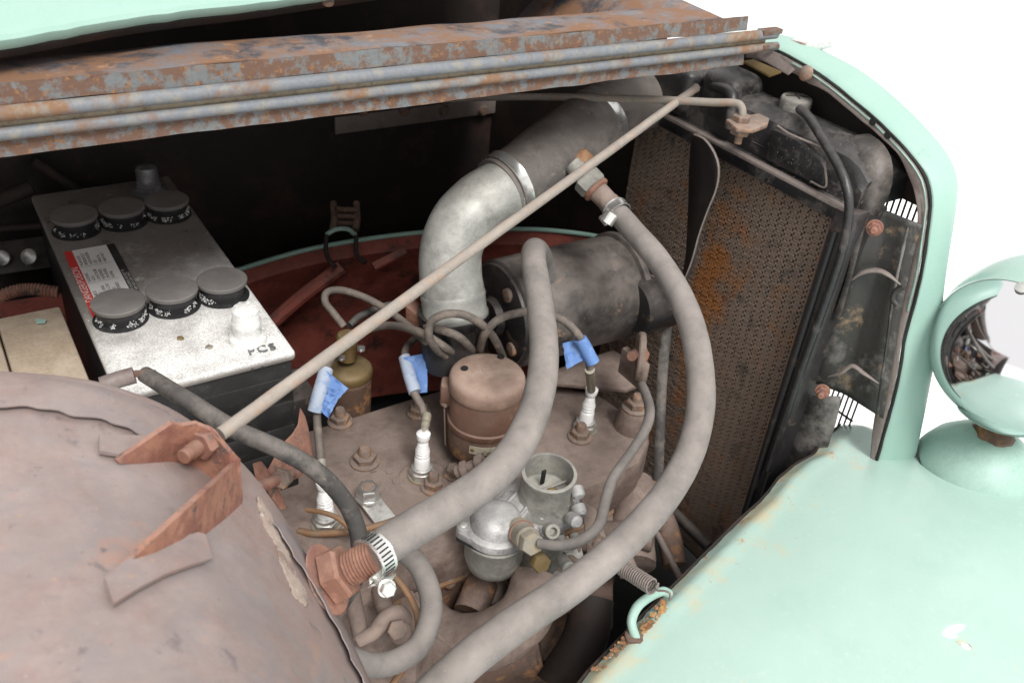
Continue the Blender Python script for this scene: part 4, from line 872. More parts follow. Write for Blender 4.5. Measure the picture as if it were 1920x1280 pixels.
b = NB(); boxo(b, KC+hax*-.018+YA*.010, XA*.003, YA*.0015, hax*.012, .0008); obj('discharge_nozzle', b, m_gap, carb)
b = NB(); cyl(b, KC+hax*-.030-XA*.03, KC+hax*-.030+XA*.03, .0022, 12); obj('choke_shaft', b, m_aludark, carb)
pl = [L2(*p) for p in ((858, 998), (861, 978), (880, 965), (905, 945), (935, 920), (972, 893), (1030, 880), (1074, 898), (1088, 925), (1086, 950), (1066, 971), (1013, 998), (985, 1008), (951, 1018), (907, 1022), (885, 1012))]
b = NB(); plate(b, pl, -UP, .011, .0022); obj('cover_casting', b, m_alu, carb)
cen_ = sum(pl, V())/len(pl)
b = NB(); plate(b, [cen_+(p-cen_)*1.015-UP*.0112 for p in pl], -UP, .0018); obj('cover_gasket', b, m_gap, carb)
FB = L2(931, 984)
b = NB(); lathe(b, [(.040, -.010), (.0405, -.004), (.040, .0), (.038, .0015), (.033, .003), (.0315, .009), (.029, .016), (.022, .0215), (.010, .024), (.001, .0245)], FB, UP, 48); obj('bowl_dome', b, m_alu, carb)
b = NB(); lathe(b, [(.0385, -.0135), (.040, -.0155), (.0395, -.019), (.0375, -.022), (.037, -.050), (.033, -.064), (.022, -.073), (.001, -.076)], FB, UP, 48); obj('float_bowl', b, m_aludark, carb)
for px, py in ((868, 988), (962, 1008), (1070, 940), (1000, 992)):
    p = L2(px, py, zl+.001); b = NB(); lathe(b, [(.0085, -.012), (.0080, .001), (.007, .003)], p, UP, 20); o2 = obj('screw_lug', b, m_alu, carb)
    b = NB(); lathe(b, [(.0055, .003), (.0055, .0052), (.0045, .006), (.001, .0062)], p, UP, 16); obj('cover_screw', b, m_zinc, o2)
b = NB(); plate(b, [L2(922, 955), L2(965, 916), L2(992, 940), L2(1000, 962), L2(972, 990), L2(948, 990)], UP, .013, .0035); obj('bridge_casting', b, m_alu, carb)
for a, c in (((930, 962), (968, 925)), ((958, 985), (990, 948))):
    b = NB(); tube(b, [L2(*a, zl+.014), L2((a[0]+c[0])/2, (a[1]+c[1])/2, zl+.0145), L2(*c, zl+.014)], .0022, 10); obj('casting_rib', b, m_alu, carb)
b = NB(); lathe(b, [(.0078, -.002), (.0072, .012), (.0068, .017), (.005, .0185), (.001, .019)], L2(1055, 962), UP, 22); obj('vent_boss', b, m_alu, carb)
b = NB(); lathe(b, [(.0065, -.002), (.006, .008), (.004, .010), (.001, .0105)], L2(1015, 975), UP, 20); obj('vent_boss', b, m_alu, carb)
b = NB(); lathe(b, [(.012, -.004), (.010, .004), (.006, .007), (.001, .008)], L2(978, 930, zl+.004), UP, 20); obj('horn_fillet', b, m_alu, carb)
for a, c, r in (((1080, 912, 1.125), (1086, 932, 1.115), .0085), ((1082, 945, 1.13), (1090, 968, 1.12), .009), ((1068, 968, 1.12), (1084, 980, 1.10), .008)):
    b = NB(); cyl(b, Q(*a[:2], d=a[2]), Q(*c[:2], d=c[2]), r, 20, .35); obj('side_lobe', b, m_alu, carb)
b = NB(); plate(b, [L2(1016, 1004, zl-.004), L2(1068, 977, zl-.004), L2(1078, 968, zl-.004), L2(1050, 960, zl-.004), L2(1010, 985, zl-.004)], -UP, .014, .0012); obj('side_flange', b, m_alu, carb)
b = NB(); cyl(b, V((KC.x, KC.y, zl-.01)), V((KC.x+.002, KC.y-.004, .58)), .030, 32); obj('throttle_body', b, m_aludark, carb)
p = Q(1036, 996, d=1.085); b = NB(); lathe(b, [(.0095, -.012), (.0095, .001), (.0085, .002), (.0055, .0022), (.005, -.006), (.001, -.006)], p, (-fwd+right*.3), 22, cap=False); obj('open_port', b, m_aludark, carb)
for a, c, r in (((1050, 1010, 1.12), (1066, 1028, 1.10), .007), ((1075, 1000, 1.13), (1085, 1022, 1.12), .006)):
    b = NB(); cyl(b, Q(*a[:2], d=a[2]), Q(*c[:2], d=c[2]), r, 16, .3); obj('jet_plug', b, m_aludark, carb)
zf = .592
ff_ = [Q(*p, z=zf) for p in ((960, 1082), (975, 1066), (1030, 1050), (1078, 1048), (1100, 1070), (1088, 1098), (1040, 1122), (1010, 1112), (975, 1092))]
b = NB(); plate(b, ff_, -UP, .006, .0015); obj('base_flange', b, m_aludark, carb)
b = NB(); plate(b, [p-UP*.0062 for p in ff_], -UP, .003); obj('base_gasket', b, m_gap, carb)
cf = sum(ff_, V())/len(ff_)
b = NB(); plate(b, [cf+(p-cf)*.97-UP*.0094 for p in ff_], -UP, .04, .004); obj('insulator_block', b, m_rusty, carb)
p = Q(1042, 1088, z=zf+.001); b = NB(); lathe(b, [(.015, 0), (.015, .002)], p, UP, 24); hexp(b, p+UP*.002, UP, .0135, .009); o2 = obj('flange_bolt', b, m_nut, carb)
b = NB(); lathe(b, [(.0055, .010), (.005, .013), (.001, .0135)], p, UP, 14); obj('stud_tip', b, m_zinc, o2)
b = NB(); cyl(b, Q(1052, 1048, d=1.115), Q(1068, 1066, d=1.09), .0085, 18, .2); obj('idle_screw', b, m_aludark, carb)
b = NB(); tube(b, onpx([(1070, 1045, 1.11), (1084, 1058, 1.10), (1088, 1078, 1.10), (1078, 1088, 1.10)], 1.1), .0045, 12); obj('lever', b, m_nut, carb)
b = NB(); tube(b, onpx([(1062, 1016, 1.10), (1064, 1005, 1.10), (1072, 1030, 1.10), (1078, 1008, 1.10), (1086, 1034, 1.10), (1090, 1012, 1.10)], 1.1), .0011, 8, 8); obj('return_spring', b, m_nut, carb)
b = NB(); plate(b, onpx([(1060, 1035, 1.115), (1090, 1025, 1.12), (1096, 1050, 1.12), (1072, 1062, 1.11)], 1.1), fwd, .003, .0006); obj('lever_plate', b, m_aludark, carb)
ba, bb = Q(974, 994, d=1.095), Q(1000, 1022, d=1.05); bx_ = (bb-ba).normalized()
b = NB(); lathe(b, [(.0155, -.004), (.016, 0), (.0150, .002), (.0150, .028), (.0158, .030), (.0145, .033)], ba, bx_, 36); obj('banjo_union', b, m_brassgrey, carb)
b = NB(); lathe(b, [(.0165, .0095), (.0165, .0105)], ba, bx_, 36); obj('union_washer', b, m_copper, carb)
b = NB(); hexp(b, ba+bx_*.033, bx_, .0148, .014, ph=.3); obj('union_nut', b, m_brassgrey, carb)
b = NB(); hexp(b, Q(1008, 1048, d=1.08), bx_, .0125, .015, ph=.1); obj('union_nut', b, m_brass, carb)
fl = [Q(1010, 1018, d=1.05), Q(1050, 1022, d=1.04), Q(1090, 1012, d=1.04), Q(1122, 985, d=1.06), Q(1135, 940, d=1.09), Q(1150, 895, d=1.12), Q(1185, 845, d=1.17), Q(1212, 800, d=1.20), Q(1218, 765, d=1.23), Q(1205, 725, d=1.28), Q(1190, 705, d=1.33)]
b = NB(); tube(b, fl, .0062, 18, 10, rs=[.0055, .0062, .0066, .0068, .0066, .0062, .0068, .0070, .0066, .0064], lump=.05); o = obj('fuel_line', b, m_hose); tag(o, 'thin dusty flexible fuel line snaking from carburetor union up past the head', 'fuel line')

# ------------------------------------------------------------------ radiator
XR = .941; YN, YF = .641, 1.04
radi = thing('radiator', (.96, .84, .35), 'black radiator with rusty honeycomb core, top tank, filler cap and overflow pipe', 'radiator')
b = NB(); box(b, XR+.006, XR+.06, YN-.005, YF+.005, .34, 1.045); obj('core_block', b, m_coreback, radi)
b = NB(); rr = random.Random(3); row = 0; z = .35; pcl = .0150
rc = Q(1318, 590, x=XR); stain = []
while z < 1.030:
    y0 = YN-(.0036 if row % 2 else 0)
    while y0 < YF:
        gp = .0011+rr.uniform(-.0005, .0006); ya, yb = max(YN, y0+gp), min(YF, y0+pcl-gp); y0 += pcl
        if yb <= ya: continue
        j = rr.uniform(-.0005, .0005); n_ = 3; hz = rr.uniform(-.0003, .0003)
        for q_ in range(n_):
            a_, c_ = ya+(yb-ya)*q_/n_, ya+(yb-ya)*(q_+1)/n_; wa, wb = .0009*(q_ % 2), .0009*((q_+1) % 2)
            P4 = [(XR+j, a_, z+wa+hz), (XR+j, c_, z+wb+hz), (XR+.0016+j, c_, z+.0031+wb), (XR+.0016+j, a_, z+.0031+wa), (XR+.008, a_, z-.0012+wa), (XR+.008, c_, z-.0012+wb)]
            v = [b.verts.new(p4) for p4 in P4]; b.faces.new((v[0], v[1], v[2], v[3])); b.faces.new((v[4], v[5], v[1], v[0]))
            b.faces.new((v[3], v[2], b.verts.new((XR+.008, c_, z+.0035+wb)), b.verts.new((XR+.008, a_, z+.0035+wa))))
            kk = math.exp(-((a_-rc.y)/.045)**2-((z-rc.z)/.20)**2); stain += [kk]*8
    z += .0041; row += 1
wl2 = b.verts.layers.float_color.new('rust')
for v_, k_ in zip(b.verts, stain): v_[wl2] = (k_, k_, k_, 1)
nt = m_core.node_tree; N, L = nt.nodes, nt.links; B_ = N['Principled BSDF']
at_ = N.new('ShaderNodeAttribute'); at_.attribute_name = 'rust'; tc_n = N.new('ShaderNodeTexCoord'); nn_ = N.new('ShaderNodeTexNoise'); nn_.inputs['Scale'].default_value = 30; nn_.inputs['Detail'].default_value = 9; L.new(tc_n.outputs['Object'], nn_.inputs['Vector'])
k1 = N.new('ShaderNodeMath'); k1.operation = 'MULTIPLY_ADD'; L.new(at_.outputs['Fac'], k1.inputs[0]); k1.inputs[1].default_value = .45; L.new(nn_.outputs[0], k1.inputs[2])
q1 = N.new('ShaderNodeMapRange'); q1.inputs[1].default_value = .64; q1.inputs[2].default_value = .92; L.new(k1.outputs[0], q1.inputs[0])
x1 = N.new('ShaderNodeMix'); x1.data_type = 'RGBA'; L.new(q1.outputs[0], x1.inputs[0]); L.new(B_.inputs['Base Color'].links[0].from_socket, x1.inputs[6]); x1.inputs[7].default_value = (.27, .105, .03, 1); L.new(x1.outputs[2], B_.inputs['Base Color'])
obj('core_fins', b, m_core, radi, smooth=False, recalc=False, stuff=True)
b = NB(); box(b, XR-.010, XR+.004, YN-.020, YF+.02, 1.028, 1.052, .003); obj('tank_flange', b, m_tanktop, radi)
b = NB(); box(b, XR-.016, XR-.004, YN-.018, YF+.02, 1.046, 1.052, .002); obj('flange_lip', b, m_primer, radi)
b = NB(); plate(b, [V((XR-.004, YN-.034, .33)), V((XR-.016, YN-.030, .33)), V((XR-.016, YN-.004, .33)), V((XR-.002, YN+.002, .33)), V((XR+.05, YN, .33)), V((XR+.05, YN-.034, .33))], UP, .72, .003); obj('side_channel', b, m_blackpaint, radi)
b = NB(); tube(b, [V((XR-.016, YN-.012, .33)), V((XR-.016, YN-.013, .7)), V((XR-.015, YN-.014, 1.02))], .006, 12, 6, lump=.08); obj('channel_bead', b, m_blackpaint, radi)
b = NB(); prof = [(XR+.002, 1.048), (XR+.002, 1.085), (XR+.010, 1.102), (XR+.030, 1.112), (XR+.065, 1.112), (XR+.085, 1.10), (XR+.09, 1.05)]
rows = []
for k in range(25):
    t = k/24; y = YN-.022+(YF-YN+.04)*t; e = min(t, 1-t); sh = 1-(max(0, .10-e)/.10)**2*.35
    rows.append([V((x, y+.0015*noise.noise(V((x*40, y*30, z*40))), 1.048+(z-1.048)*sh)) for x, z in prof])
sheet(b, rows, 0); b.faces.new([v for v in b.verts[:7]] if False else [list(b.verts)[i] for i in range(7)]); obj('top_tank', b, m_tanktop, radi, ang=28)
CP = Q(1495, 182, z=1.128)
b = NB(); lathe(b, [(.0205, -.020), (.0215, -.004), (.0205, -.0010), (.019, .0003), (.001, .0008)], CP, UP, 40); cap_ = obj('filler_cap', b, mat('cap_grey', (.20, .195, .18), [((.32, .31, .28), 90, .5, .62, 8)], rough=.6, metal=.3, bump=(160, .4, .001), dust=((.34, .31, .28), .6)), radi)
b = NB(); boxo(b, CP+UP*.0016, V((.014, -.008, 0)), V((.0006, .001, 0)), UP*.0006); boxo(b, CP+UP*.0016, V((.006, .010, 0)), V((.0009, -.0006, 0)), UP*.0005); obj('cap_mark', b, m_blackpaint, cap_)
b = NB(); lathe(b, [(.055, -.060), (.042, -.045), (.026, -.028), (.0175, -.018), (.0165, -.010)], CP, UP, 32, wob=.06); obj('filler_neck', b, m_tanktop, radi)
# stamped raised face below the neck
b = NB(); F = [Q(1452, 240, x=XR), Q(1500, 262, x=XR), Q(1545, 300, x=XR), Q(1553, 318, x=XR), Q(1548, 352, x=XR), Q(1440, 298, x=XR)]
plate(b, [p+XA*.004 for p in F], -XA, .010, .003); obj('stamped_face', b, m_tanktop, radi)
b = NB(); tube(b, [Q(1458, 236, x=XR-.006), Q(1478, 250, x=XR-.007), Q(1510, 264, x=XR-.007), Q(1540, 275, x=XR-.006)], .0016, 8); tube(b, [Q(1546, 305, x=XR-.008), Q(1548, 350, x=XR-.008), Q(1520, 340, x=XR-.008)], .0014, 8); obj('stamped_ridge', b, m_primer, radi)
b = NB(); rr = random.Random(8)
for k in range(110):
    p = Q(rr.uniform(1445, 1590), rr.uniform(255, 380), x=XR-.0065)
    if p.z < 1.052: continue
    bmesh.ops.create_icosphere(b, subdivisions=1, radius=rr.uniform(.0002, .0008), matrix=Matrix.Translation(p+XA*.0006))
obj('paint_specks', b, m_primer, radi, stuff=True)
# far inlet casting and small bumps
b = NB(); box(b, XR+.0, XR+.07, .86, .93, 1.06, 1.135, .018, 4); jig(b, .003, 30); obj('inlet_casting', b, m_tanktop, radi)
b = NB(); box(b, XR-.012, XR+.05, .935, 1.03, 1.06, 1.125, .016, 4); jig(b, .003, 30); obj('inlet_casting', b, m_tanktop, radi)
b = NB(); tube(b, [Q(1335, 160, x=.95), Q(1370, 175, x=.94), Q(1372, 215, x=.935), Q(1368, 240, x=.935)], .008, 14); obj('inlet_rib', b, m_tanktop, radi)
b = NB(); tube(b, [Q(1500, 205, x=.975), Q(1518, 222, x=.955), Q(1545, 265, x=.935), Q(1572, 312, x=.925), Q(1587, 350, x=.921), Q(1592, 392, x=.92), Q(1584, 450, x=.92), Q(1562, 525, x=.921), Q(1500, 700, x=.922), Q(1440, 880, x=.922)], .0058, 18, 8, rs=[.0062, .0062, .006, .0058, .0056, .0056, .0056], lump=.06); obj('overflow_pipe', b, m_tanktop, radi)
# rod bracket on the tank
rb = Q(1392, 230, d=1.17)
b = NB(); plate(b, [rb+V((-.022, -.012, 0)), rb+V((-.004, -.024, 0)), rb+V((.03, -.016, 0)), rb+V((.05, .0, 0)), rb+V((.05, .02, 0)), rb+V((-.012, .018, 0))], UP, -.006, .0015); obj('rod_bracket', b, m_nut, radi)
b = NB(); hexp(b, rb-UP*.016, UP, .013, .009); lathe(b, [(.005, -.024), (.005, .0)], rb-UP*.004, UP, 12); obj('bracket_nut', b, m_nut, radi)
# shoulder strap at the near end
lft = [Q(1555, 262, x=.985), Q(1585, 285, x=.96), Q(1603, 320, x=.95), Q(1609, 365, x=.945), Q(1603, 420, x=.945), Q(1592, 500, x=.945), Q(1560, 600, x=.945)]
rgt = [Q(1630, 250, x=.995), Q(1655, 268, x=.985), Q(1672, 300, x=.98), Q(1672, 345, x=.98), Q(1655, 392, x=.975), Q(1622, 440, x=.965), Q(1580, 590, x=.957)]
b = NB(); a, c = resample(lft, 26), resample(rgt, 26); md = [p.lerp(q, .5)+V((-.004, -.006, .004)) for p, q in zip(a, c)]
sheet(b, [a, md, c]); jig(b, .0015, 30); obj('shoulder_strap', b, mat('strap_rusty_black', (.045, .042, .04), [((.11, .095, .085), 20, .48, .6, 8), ((.30, .16, .09), 26, .58, .66, 9), ((.3, .28, .26), 60, .64, .68, 9)], rough=.42, bump=(50, .8, .003), dust=((.20, .17, .15), .15)), radi, solid=.002)

# ------------------------------------------------------------------ radiator shell
shell = thing('radiator_shell', (1.03, .84, .4), 'mint green radiator shell arching round the radiator, white ornament on top', 'radiator shell')
XS = 1.0
rear_px = [(1400, 78), (1448, 92), (1482, 107), (1549, 148), (1616, 202), (1660, 241), (1708, 291), (1735, 331), (1744, 365), (1744, 400), (1730, 501), (1714, 570), (1697, 635), (1683, 719), (1656, 820), (1630, 910)]
frnt_px = [(1430, 58), (1500, 73), (1549, 97), (1616, 134), (1683, 188), (1744, 249), (1780, 295), (1795, 332), (1797, 360), (1793, 400), (1777, 501), (1766, 580), (1757, 652), (1744, 719), (1727, 803), (1708, 890)]
RE = resample([Q(*p, x=XS) for p in rear_px], 70); FE = resample([Q(*p, x=1.055) for p in frnt_px], 70); NFAR = 0
def outw(p):
    v = V((0, p.y-.84, (p.z-.85) if p.z > .85 else 0)); return v.normalized()
MDL = [a.lerp(c, .55)+outw(a)*.0045 for a, c in zip(RE, FE)]
CU1 = [p+V((.010, 0, 0))-outw(p)*.009 for p in FE]; CU2 = [p+V((.050, 0, 0))-outw(p)*.043 for p in FE]; CU3 = [p+V((.090, 0, 0))-outw(p)*.080 for p in FE]
R0 = [p-outw(p)*.004+V((.001, 0, 0)) for p in RE]; R00 = [p+outw(p)*.0006+V((.002, 0, 0)) for p in RE]
b = NB(); sheet(b, loft([R0, R00, MDL, FE, CU1, CU2, CU3], 80, 20)); obj('shell', b, m_mint, shell, solid=.0016)
far = lambda P: [V((p.x, 1.68-p.y, p.z)) for p in P]
b = NB(); kf = next(i for i, (p, q) in enumerate(zip(R00, FE)) if p.y < .80 and q.y < .80); sheet(b, [far(r[kf:]) for r in (R00, MDL, FE, CU2)]); obj('shell', b, m_mint, shell, solid=.0016)
b = NB(); tube(b, [p+V((-.001, 0, 0))+outw(p)*.0005 for p in RE], .0019, 8, 1, smooth=False, lump=.5); obj('edge_welting', b, m_gap, shell)
b = NB(); tube(b, [p+V((-.003, 0, 0))-outw(p)*.004 for p in RE[8:46]], .0016, 8, 1, smooth=False, lump=.3); obj('chipped_edge', b, m_mintdull, shell)
inn_px = [(1398, 108), (1419, 112), (1468, 130), (1497, 142), (1512, 155), (1535, 164), (1560, 180), (1602, 215), (1643, 250), (1683, 289), (1703, 329), (1714, 356), (1719, 386), (1720, 420), (1700, 480), (1682, 550), (1668, 620), (1655, 700), (1636, 800)]
IE = resample([Q(*p, x=XS-.006) for p in inn_px], 70); R2 = [p+V((-.004, 0, 0))-outw(p)*.002 for p in RE]
b = NB(); sheet(b, loft([IE, [a.lerp(c, .5)+V((.002, 0, 0)) for a, c in zip(IE, R2)], R2], 80)); jig(b, .0006, 60); fl_ = obj('inner_flange', b, m_primer, shell, solid=.0015)
for px, py in ((1636, 229), (1664, 254)):
    p = Q(px, py, x=XS-.0090); b = NB(); lathe(b, [(.0050, -.0002), (.0050, .0002)], p, (-1, 0, 0), 18); obj('flange_hole_shade', b, m_gap, fl_)  # flat dark disc painted in for the shade of a hole
p = Q(1512, 138, x=XS-.008); b = NB(); lathe(b, [(.0105, 0), (.010, .003), (.006, .006), (.001, .007)], p, (-1, 0, .3), 20); obj('round_bolt', b, m_nut, shell)
b = NB(); plate(b, [Q(1392, 118, x=.97), Q(1412, 115, x=.97), Q(1465, 138, x=.965), Q(1442, 146, x=.96)], UP, .003, .0006); obj('brass_tab', b, m_brass, shell)
b = NB(); plate(b, [Q(1418, 108, x=.975), Q(1446, 98, x=.98), Q(1490, 132, x=.975), Q(1478, 142, x=.972)], UP, .002, .0005); obj('steel_tab', b, m_primer, shell)
# ornament
b = NB(); oc = Q(1520, 84, x=1.045); e = (Q(1547, 82, x=1.06)-Q(1474, 86, x=1.03))
boxo(b, oc, e*.42, V((0, .012, .002)), UP*.006, .004, 3)
for v in b.verts:
    k = (v.co-oc).dot(e.normalized()); v.co.z += .004*abs(k)/.03 if k > 0 else 0
obj('ornament', b, mat('pale_ornament', (.74, .75, .75), [((.42, .34, .26), 60, .58, .66, 7)], rough=.25, metal=.3), shell)
b = NB(); boxo(b, oc-e*.36-UP*.001, e*.10, V((0, .012, 0)), UP*.006, .002); jig(b, .002, 90); obj('ornament_foot', b, m_nut, shell)
# stone guard bars
bm0 = NB(); boxo(bm0, V((0, 0, .76)), XA*.0016, YA*.0007, UP*.295); me0 = None
def ztop(y):
    y = y if y < .84 else 1.68-y
    return min((abs(p.y-y), p.z) for p in RE)[1]
b = NB(); BP = [p-outw(p)*.006 for p in RE if p.z > 1.05]; BP = [V((1.036, p.y, p.z)) for p in BP]; BP = [V((1.036, 1.68-p.y, p.z)) for p in BP[::-1] if p.y < .80] + BP if False else BP
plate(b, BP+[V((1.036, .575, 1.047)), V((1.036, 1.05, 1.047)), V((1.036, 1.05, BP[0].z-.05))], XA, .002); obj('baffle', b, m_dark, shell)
for k in range(62):
    y = .585+k*.0085
    if k == 0:
        g0 = obj('grille_bar', bm0, m_gap, shell, smooth=False); g0.location = V((1.045, y, 0))-wloc(shell); g0.data.transform(Matrix.Translation(wloc(shell)))
    else:
        g = g0.copy(); COL.objects.link(g); g.location = V((1.045, y, 0))-wloc(shell)
for z in (.70, .80, .90, 1.0):
    b = NB(); box(b, 1.046, 1.049, .584, 1.11, z, z+.002); obj('grille_crossbar', b, m_gap, shell, smooth=False)
# side baffle panels between radiator and shell
sp = thing('side_baffle', Q(1600, 600, x=.97), 'creased rusty black metal baffle between radiator side and mint shell, held by two nuts', 'panel')
lf = [(1624, 400), (1614, 440), (1592, 501), (1572, 575), (1549, 649), (1525, 716)]
rg = [(1656, 392), (1653, 450), (1643, 507), (1626, 561), (1603, 649), (1583, 738)]
rt = [(1729, 422), (1716, 467), (1699, 534), (1688, 588), (1677, 652), (1654, 785)]
a = [Q(*p, x=.958) for p in lf]; c = [Q(*p, x=.985) for p in rg]; d_ = [Q(*p, x=.990) for p in rt]
n = 34; a, c, d_ = resample(a, n), resample(c, n), resample(d_, n)
rows = [a, [p.lerp(q, .5) for p, q in zip(a, c)], [p.lerp(q, .9) for p, q in zip(a, c)], [q.lerp(r, .08) for q, r in zip(c, d_)], [q.lerp(r, .5) for q, r in zip(c, d_)], d_]
b = NB(); sheet(b, rows); jig(b, .0018, 22); obj('panel', b, m_panel, sp, solid=.0016)
b = NB(); tube(b, [Q(1702, 425, x=.984), Q(1690, 480, x=.984), Q(1674, 560, x=.984), Q(1664, 640, x=.984), Q(1655, 700, x=.984), Q(1645, 780, x=.984)], .0020, 10, lump=.3); obj('rolled_edge', b, m_panel, sp)
b = NB(); tube(b, [Q(1553, 706, x=.957), Q(1577, 698, x=.961), Q(1598, 686, x=.968), Q(1620, 700, x=.972), Q(1648, 719, x=.978)], .0042, 10, flat=.7, rs=[.001, .004, .0045, .004, .001]); obj('pressed_rib', b, m_primer, sp); b = NB(); tube(b, [Q(1590, 530, x=.957), Q(1615, 512, x=.963), Q(1643, 507, x=.972), Q(1665, 515, x=.976), Q(1690, 535, x=.98)], .0042, 10, flat=.7, rs=[.001, .004, .005, .004, .001]); obj('pressed_rib', b, m_primer, sp)
b = NB(); tube(b, [Q(1694, 537, x=.975), Q(1680, 545, x=.973), Q(1674, 560, x=.973), Q(1682, 572, x=.976)], .0035, 10); obj('torn_lug', b, m_panel, sp)
for px, py, xx in ((1640, 427, .955), (1542, 733, .945)):
    p = Q(px, py, x=xx); ax = V((-.8, -.5, .15)); b = NB(); lathe(b, [(.0105, 0), (.0100, .002)], p, ax, 24); hexp(b, p+ax.normalized()*.002, ax, .0080, .007); lathe(b, [(.0045, .008), (.0042, .018), (.003, .019)], p, ax, 14); obj('nut', b, m_bracket, sp)
lb2 = [(1510, 742), (1492, 790), (1470, 850), (1445, 930), (1420, 1010)]; rb2 = [(1576, 742), (1570, 785), (1548, 850), (1530, 930), (1500, 1020)]
a = resample([Q(*p, x=.952) for p in lb2], 20); c = resample([Q(*p, x=.97) for p in rb2], 20)
b = NB(); sheet(b, [a, [p.lerp(q, .5) for p, q in zip(a, c)], c]); jig(b, .0015, 22); obj('panel', b, m_panel, sp, solid=.0016)
b = NB(); box(b, .962, .972, YF+.0, 1.5, .3, 1.19); o = obj('added_dark_sheet', b, m_dark); tag(o, 'dark sheet added to darken the gap at the far side of the radiator', 'panel')  # made-up sheet, there only to keep this gap dark

# ------------------------------------------------------------------ fan
fan = thing('fan', V((.87, .84, .80)), 'dark curved fan blade with worn bright edge in front of the radiator core', 'fan')
ra = [(1302, 252), (1322, 262), (1340, 288), (1348, 318), (1343, 355), (1327, 395), (1311, 440), (1297, 490), (1275, 545)]
la = [(1297, 254), (1294, 280), (1292, 315), (1291, 350), (1290, 390), (1288, 430), (1286, 470), (1280, 510), (1262, 545)]
a = resample([Q(*p, x=.885) for p in la], 30); c = resample([Q(*p, x=.850) for p in ra], 30)
b = NB(); sheet(b, [a, [p.lerp(q, .35)+XA*.010 for p, q in zip(a, c)], [p.lerp(q, .7)+XA*.008 for p, q in zip(a, c)], c]); obj('blade', b, mat('fan_blade', (.035, .032, .031), [((.06, .055, .05), 20, .5, .7, 6)], rough=.45, dust=((.25, .22, .20), .4)), fan, solid=.0018)
b = NB(); tube(b, [p+V((-.0006, 0, 0)) for p in c], .0011, 6, 1, smooth=False); obj('worn_edge', b, m_primer, fan)
b = NB(); cyl(b, (.83, .86, .80), (.90, .86, .80), .045, 28); obj('hub', b, m_blackpaint, fan)
b = NB(); tube(b, [Q(1262, 520, d=1.42), Q(1252, 600, d=1.42), Q(1243, 690, d=1.43), Q(1238, 790, d=1.44), Q(1234, 900, d=1.46), Q(1232, 960, d=1.47)], .008, 8, flat=.5); o = obj('fan_belt', b, m_cable); tag(o, 'grey fan belt running down beside the generator in front of the radiator core', 'belt')

# ------------------------------------------------------------------ near fender
fend = thing('fender', (.8, .3, .3), 'large glossy mint green front fender with rusty chipped inner edge', 'fender')
epx = [(960, 1420), (1020, 1350), (1082, 1280), (1106, 1249), (1146, 1209), (1181, 1172), (1215, 1138), (1255, 1100), (1325, 1030), (1386, 969), (1430, 930), (1447, 911), (1465, 886), (1500, 858), (1530, 843), (1542, 826), (1560, 805), (1583, 786)]
ZF = .70
EP = [Q(*p, z=ZF) for p in epx]
edge = []
for i in range(len(EP)-1):
    k = max(2, int((EP[i+1]-EP[i]).length/.008))
    edge += [EP[i].lerp(EP[i+1], j/k) for j in range(k)]
edge.append(EP[-1]); NE = len(edge)
ws = [0, .0015, .004, .008, .012, .016, .022, .03, .045, .07, .10, .14, .19, .25, .32, .40, .50, .62]
def fz(w):
    z = ZF + .038*math.sin(min(1, w/.36)*math.pi/2) - (.55*max(0, w-.30)**2)
    if w < .0145: z -= (.0145-w)*.75
    if .0145 <= w < .03: z += .0014*math.sin((w-.0145)/.0155*math.pi)
    return z
rows = []
for w in ws:
    r_ = []
    for i, p in enumerate(edge):
        t = i/(NE-1); frontness = max(0, (p.x-.55)/.45)
        q = V((p.x+ .62*w*frontness**2 if frontness > 0 else p.x, p.y-w*(1-.0*frontness), fz(w)))
        q.z += .0025*noise.noise(V((q.x*6, q.y*6, 2)))+ (.0012*noise.noise(q*60) if w < .02 else 0)
        if w < .01: q.y += .0012*noise.noise(V((i*.8, 1, 1)))
        fr = max(0, (p.x-.90)/.12); q.z -= .012*fr*fr*min(1, w/.05)
        r_.append(q)
    L0 = r_[-1]; dirx = V((1, -.15, 0)).normalized()
    for dx, dz in ((.012, -.004), (.03, -.014), (.055, -.04), (.08, -.085), (.10, -.15), (.11, -.25)): r_.append(L0+dirx*dx+UP*dz)
    rows.append(r_)
inner = [p+V((0, .0015, -.012))+V((0, 0, 0)) for p in rows[0]]
b = NB(); sheet(b, [inner]+rows)
b.verts.ensure_lookup_table()
# small drilled hole: one grid face becomes a ring of triangles round a circle
best = None
for _ in range(4):
    hr = ray(1875, 1246); b.normal_update(); hb_ = BVHTree.FromBMesh(b).ray_cast(CAM, hr); b.faces.ensure_lookup_table()
    f_ = b.faces[hb_[2]]; hc = hb_[0]; cs = list(f_.verts); n_ = f_.normal.copy()
    if len(cs) == 4: break
ccen = sum((v.co for v in cs), V())/4
hr_ = .0052; u0 = (cs[0].co-ccen).normalized(); w0 = n_.cross(u0)
if w0.dot(cs[1].co-ccen) < 0: w0 = -w0
angs = [math.atan2((v.co-ccen).dot(w0), (v.co-ccen).dot(u0)) % (2*math.pi) for v in cs]
bmesh.ops.delete(b, geom=[f_], context='FACES_ONLY')
circ = []
for s_ in range(4):
    a0_ = angs[s_]; a1_ = angs[(s_+1) % 4]
    if a1_ <= a0_: a1_ += 2*math.pi
    for q_ in range(4):
        a = a0_+(a1_-a0_)*q_/4; circ.append(b.verts.new(ccen+(u0*math.cos(a)+w0*math.sin(a))*hr_))
for s_ in range(4):
    for q_ in range(4):
        k_ = s_*4+q_; c_ = cs[s_] if q_ < 2 else cs[(s_+1) % 4]; b.faces.new((circ[k_], circ[(k_+1) % 16], c_))
    b.faces.new((circ[s_*4+2], cs[s_], cs[(s_+1) % 4]))
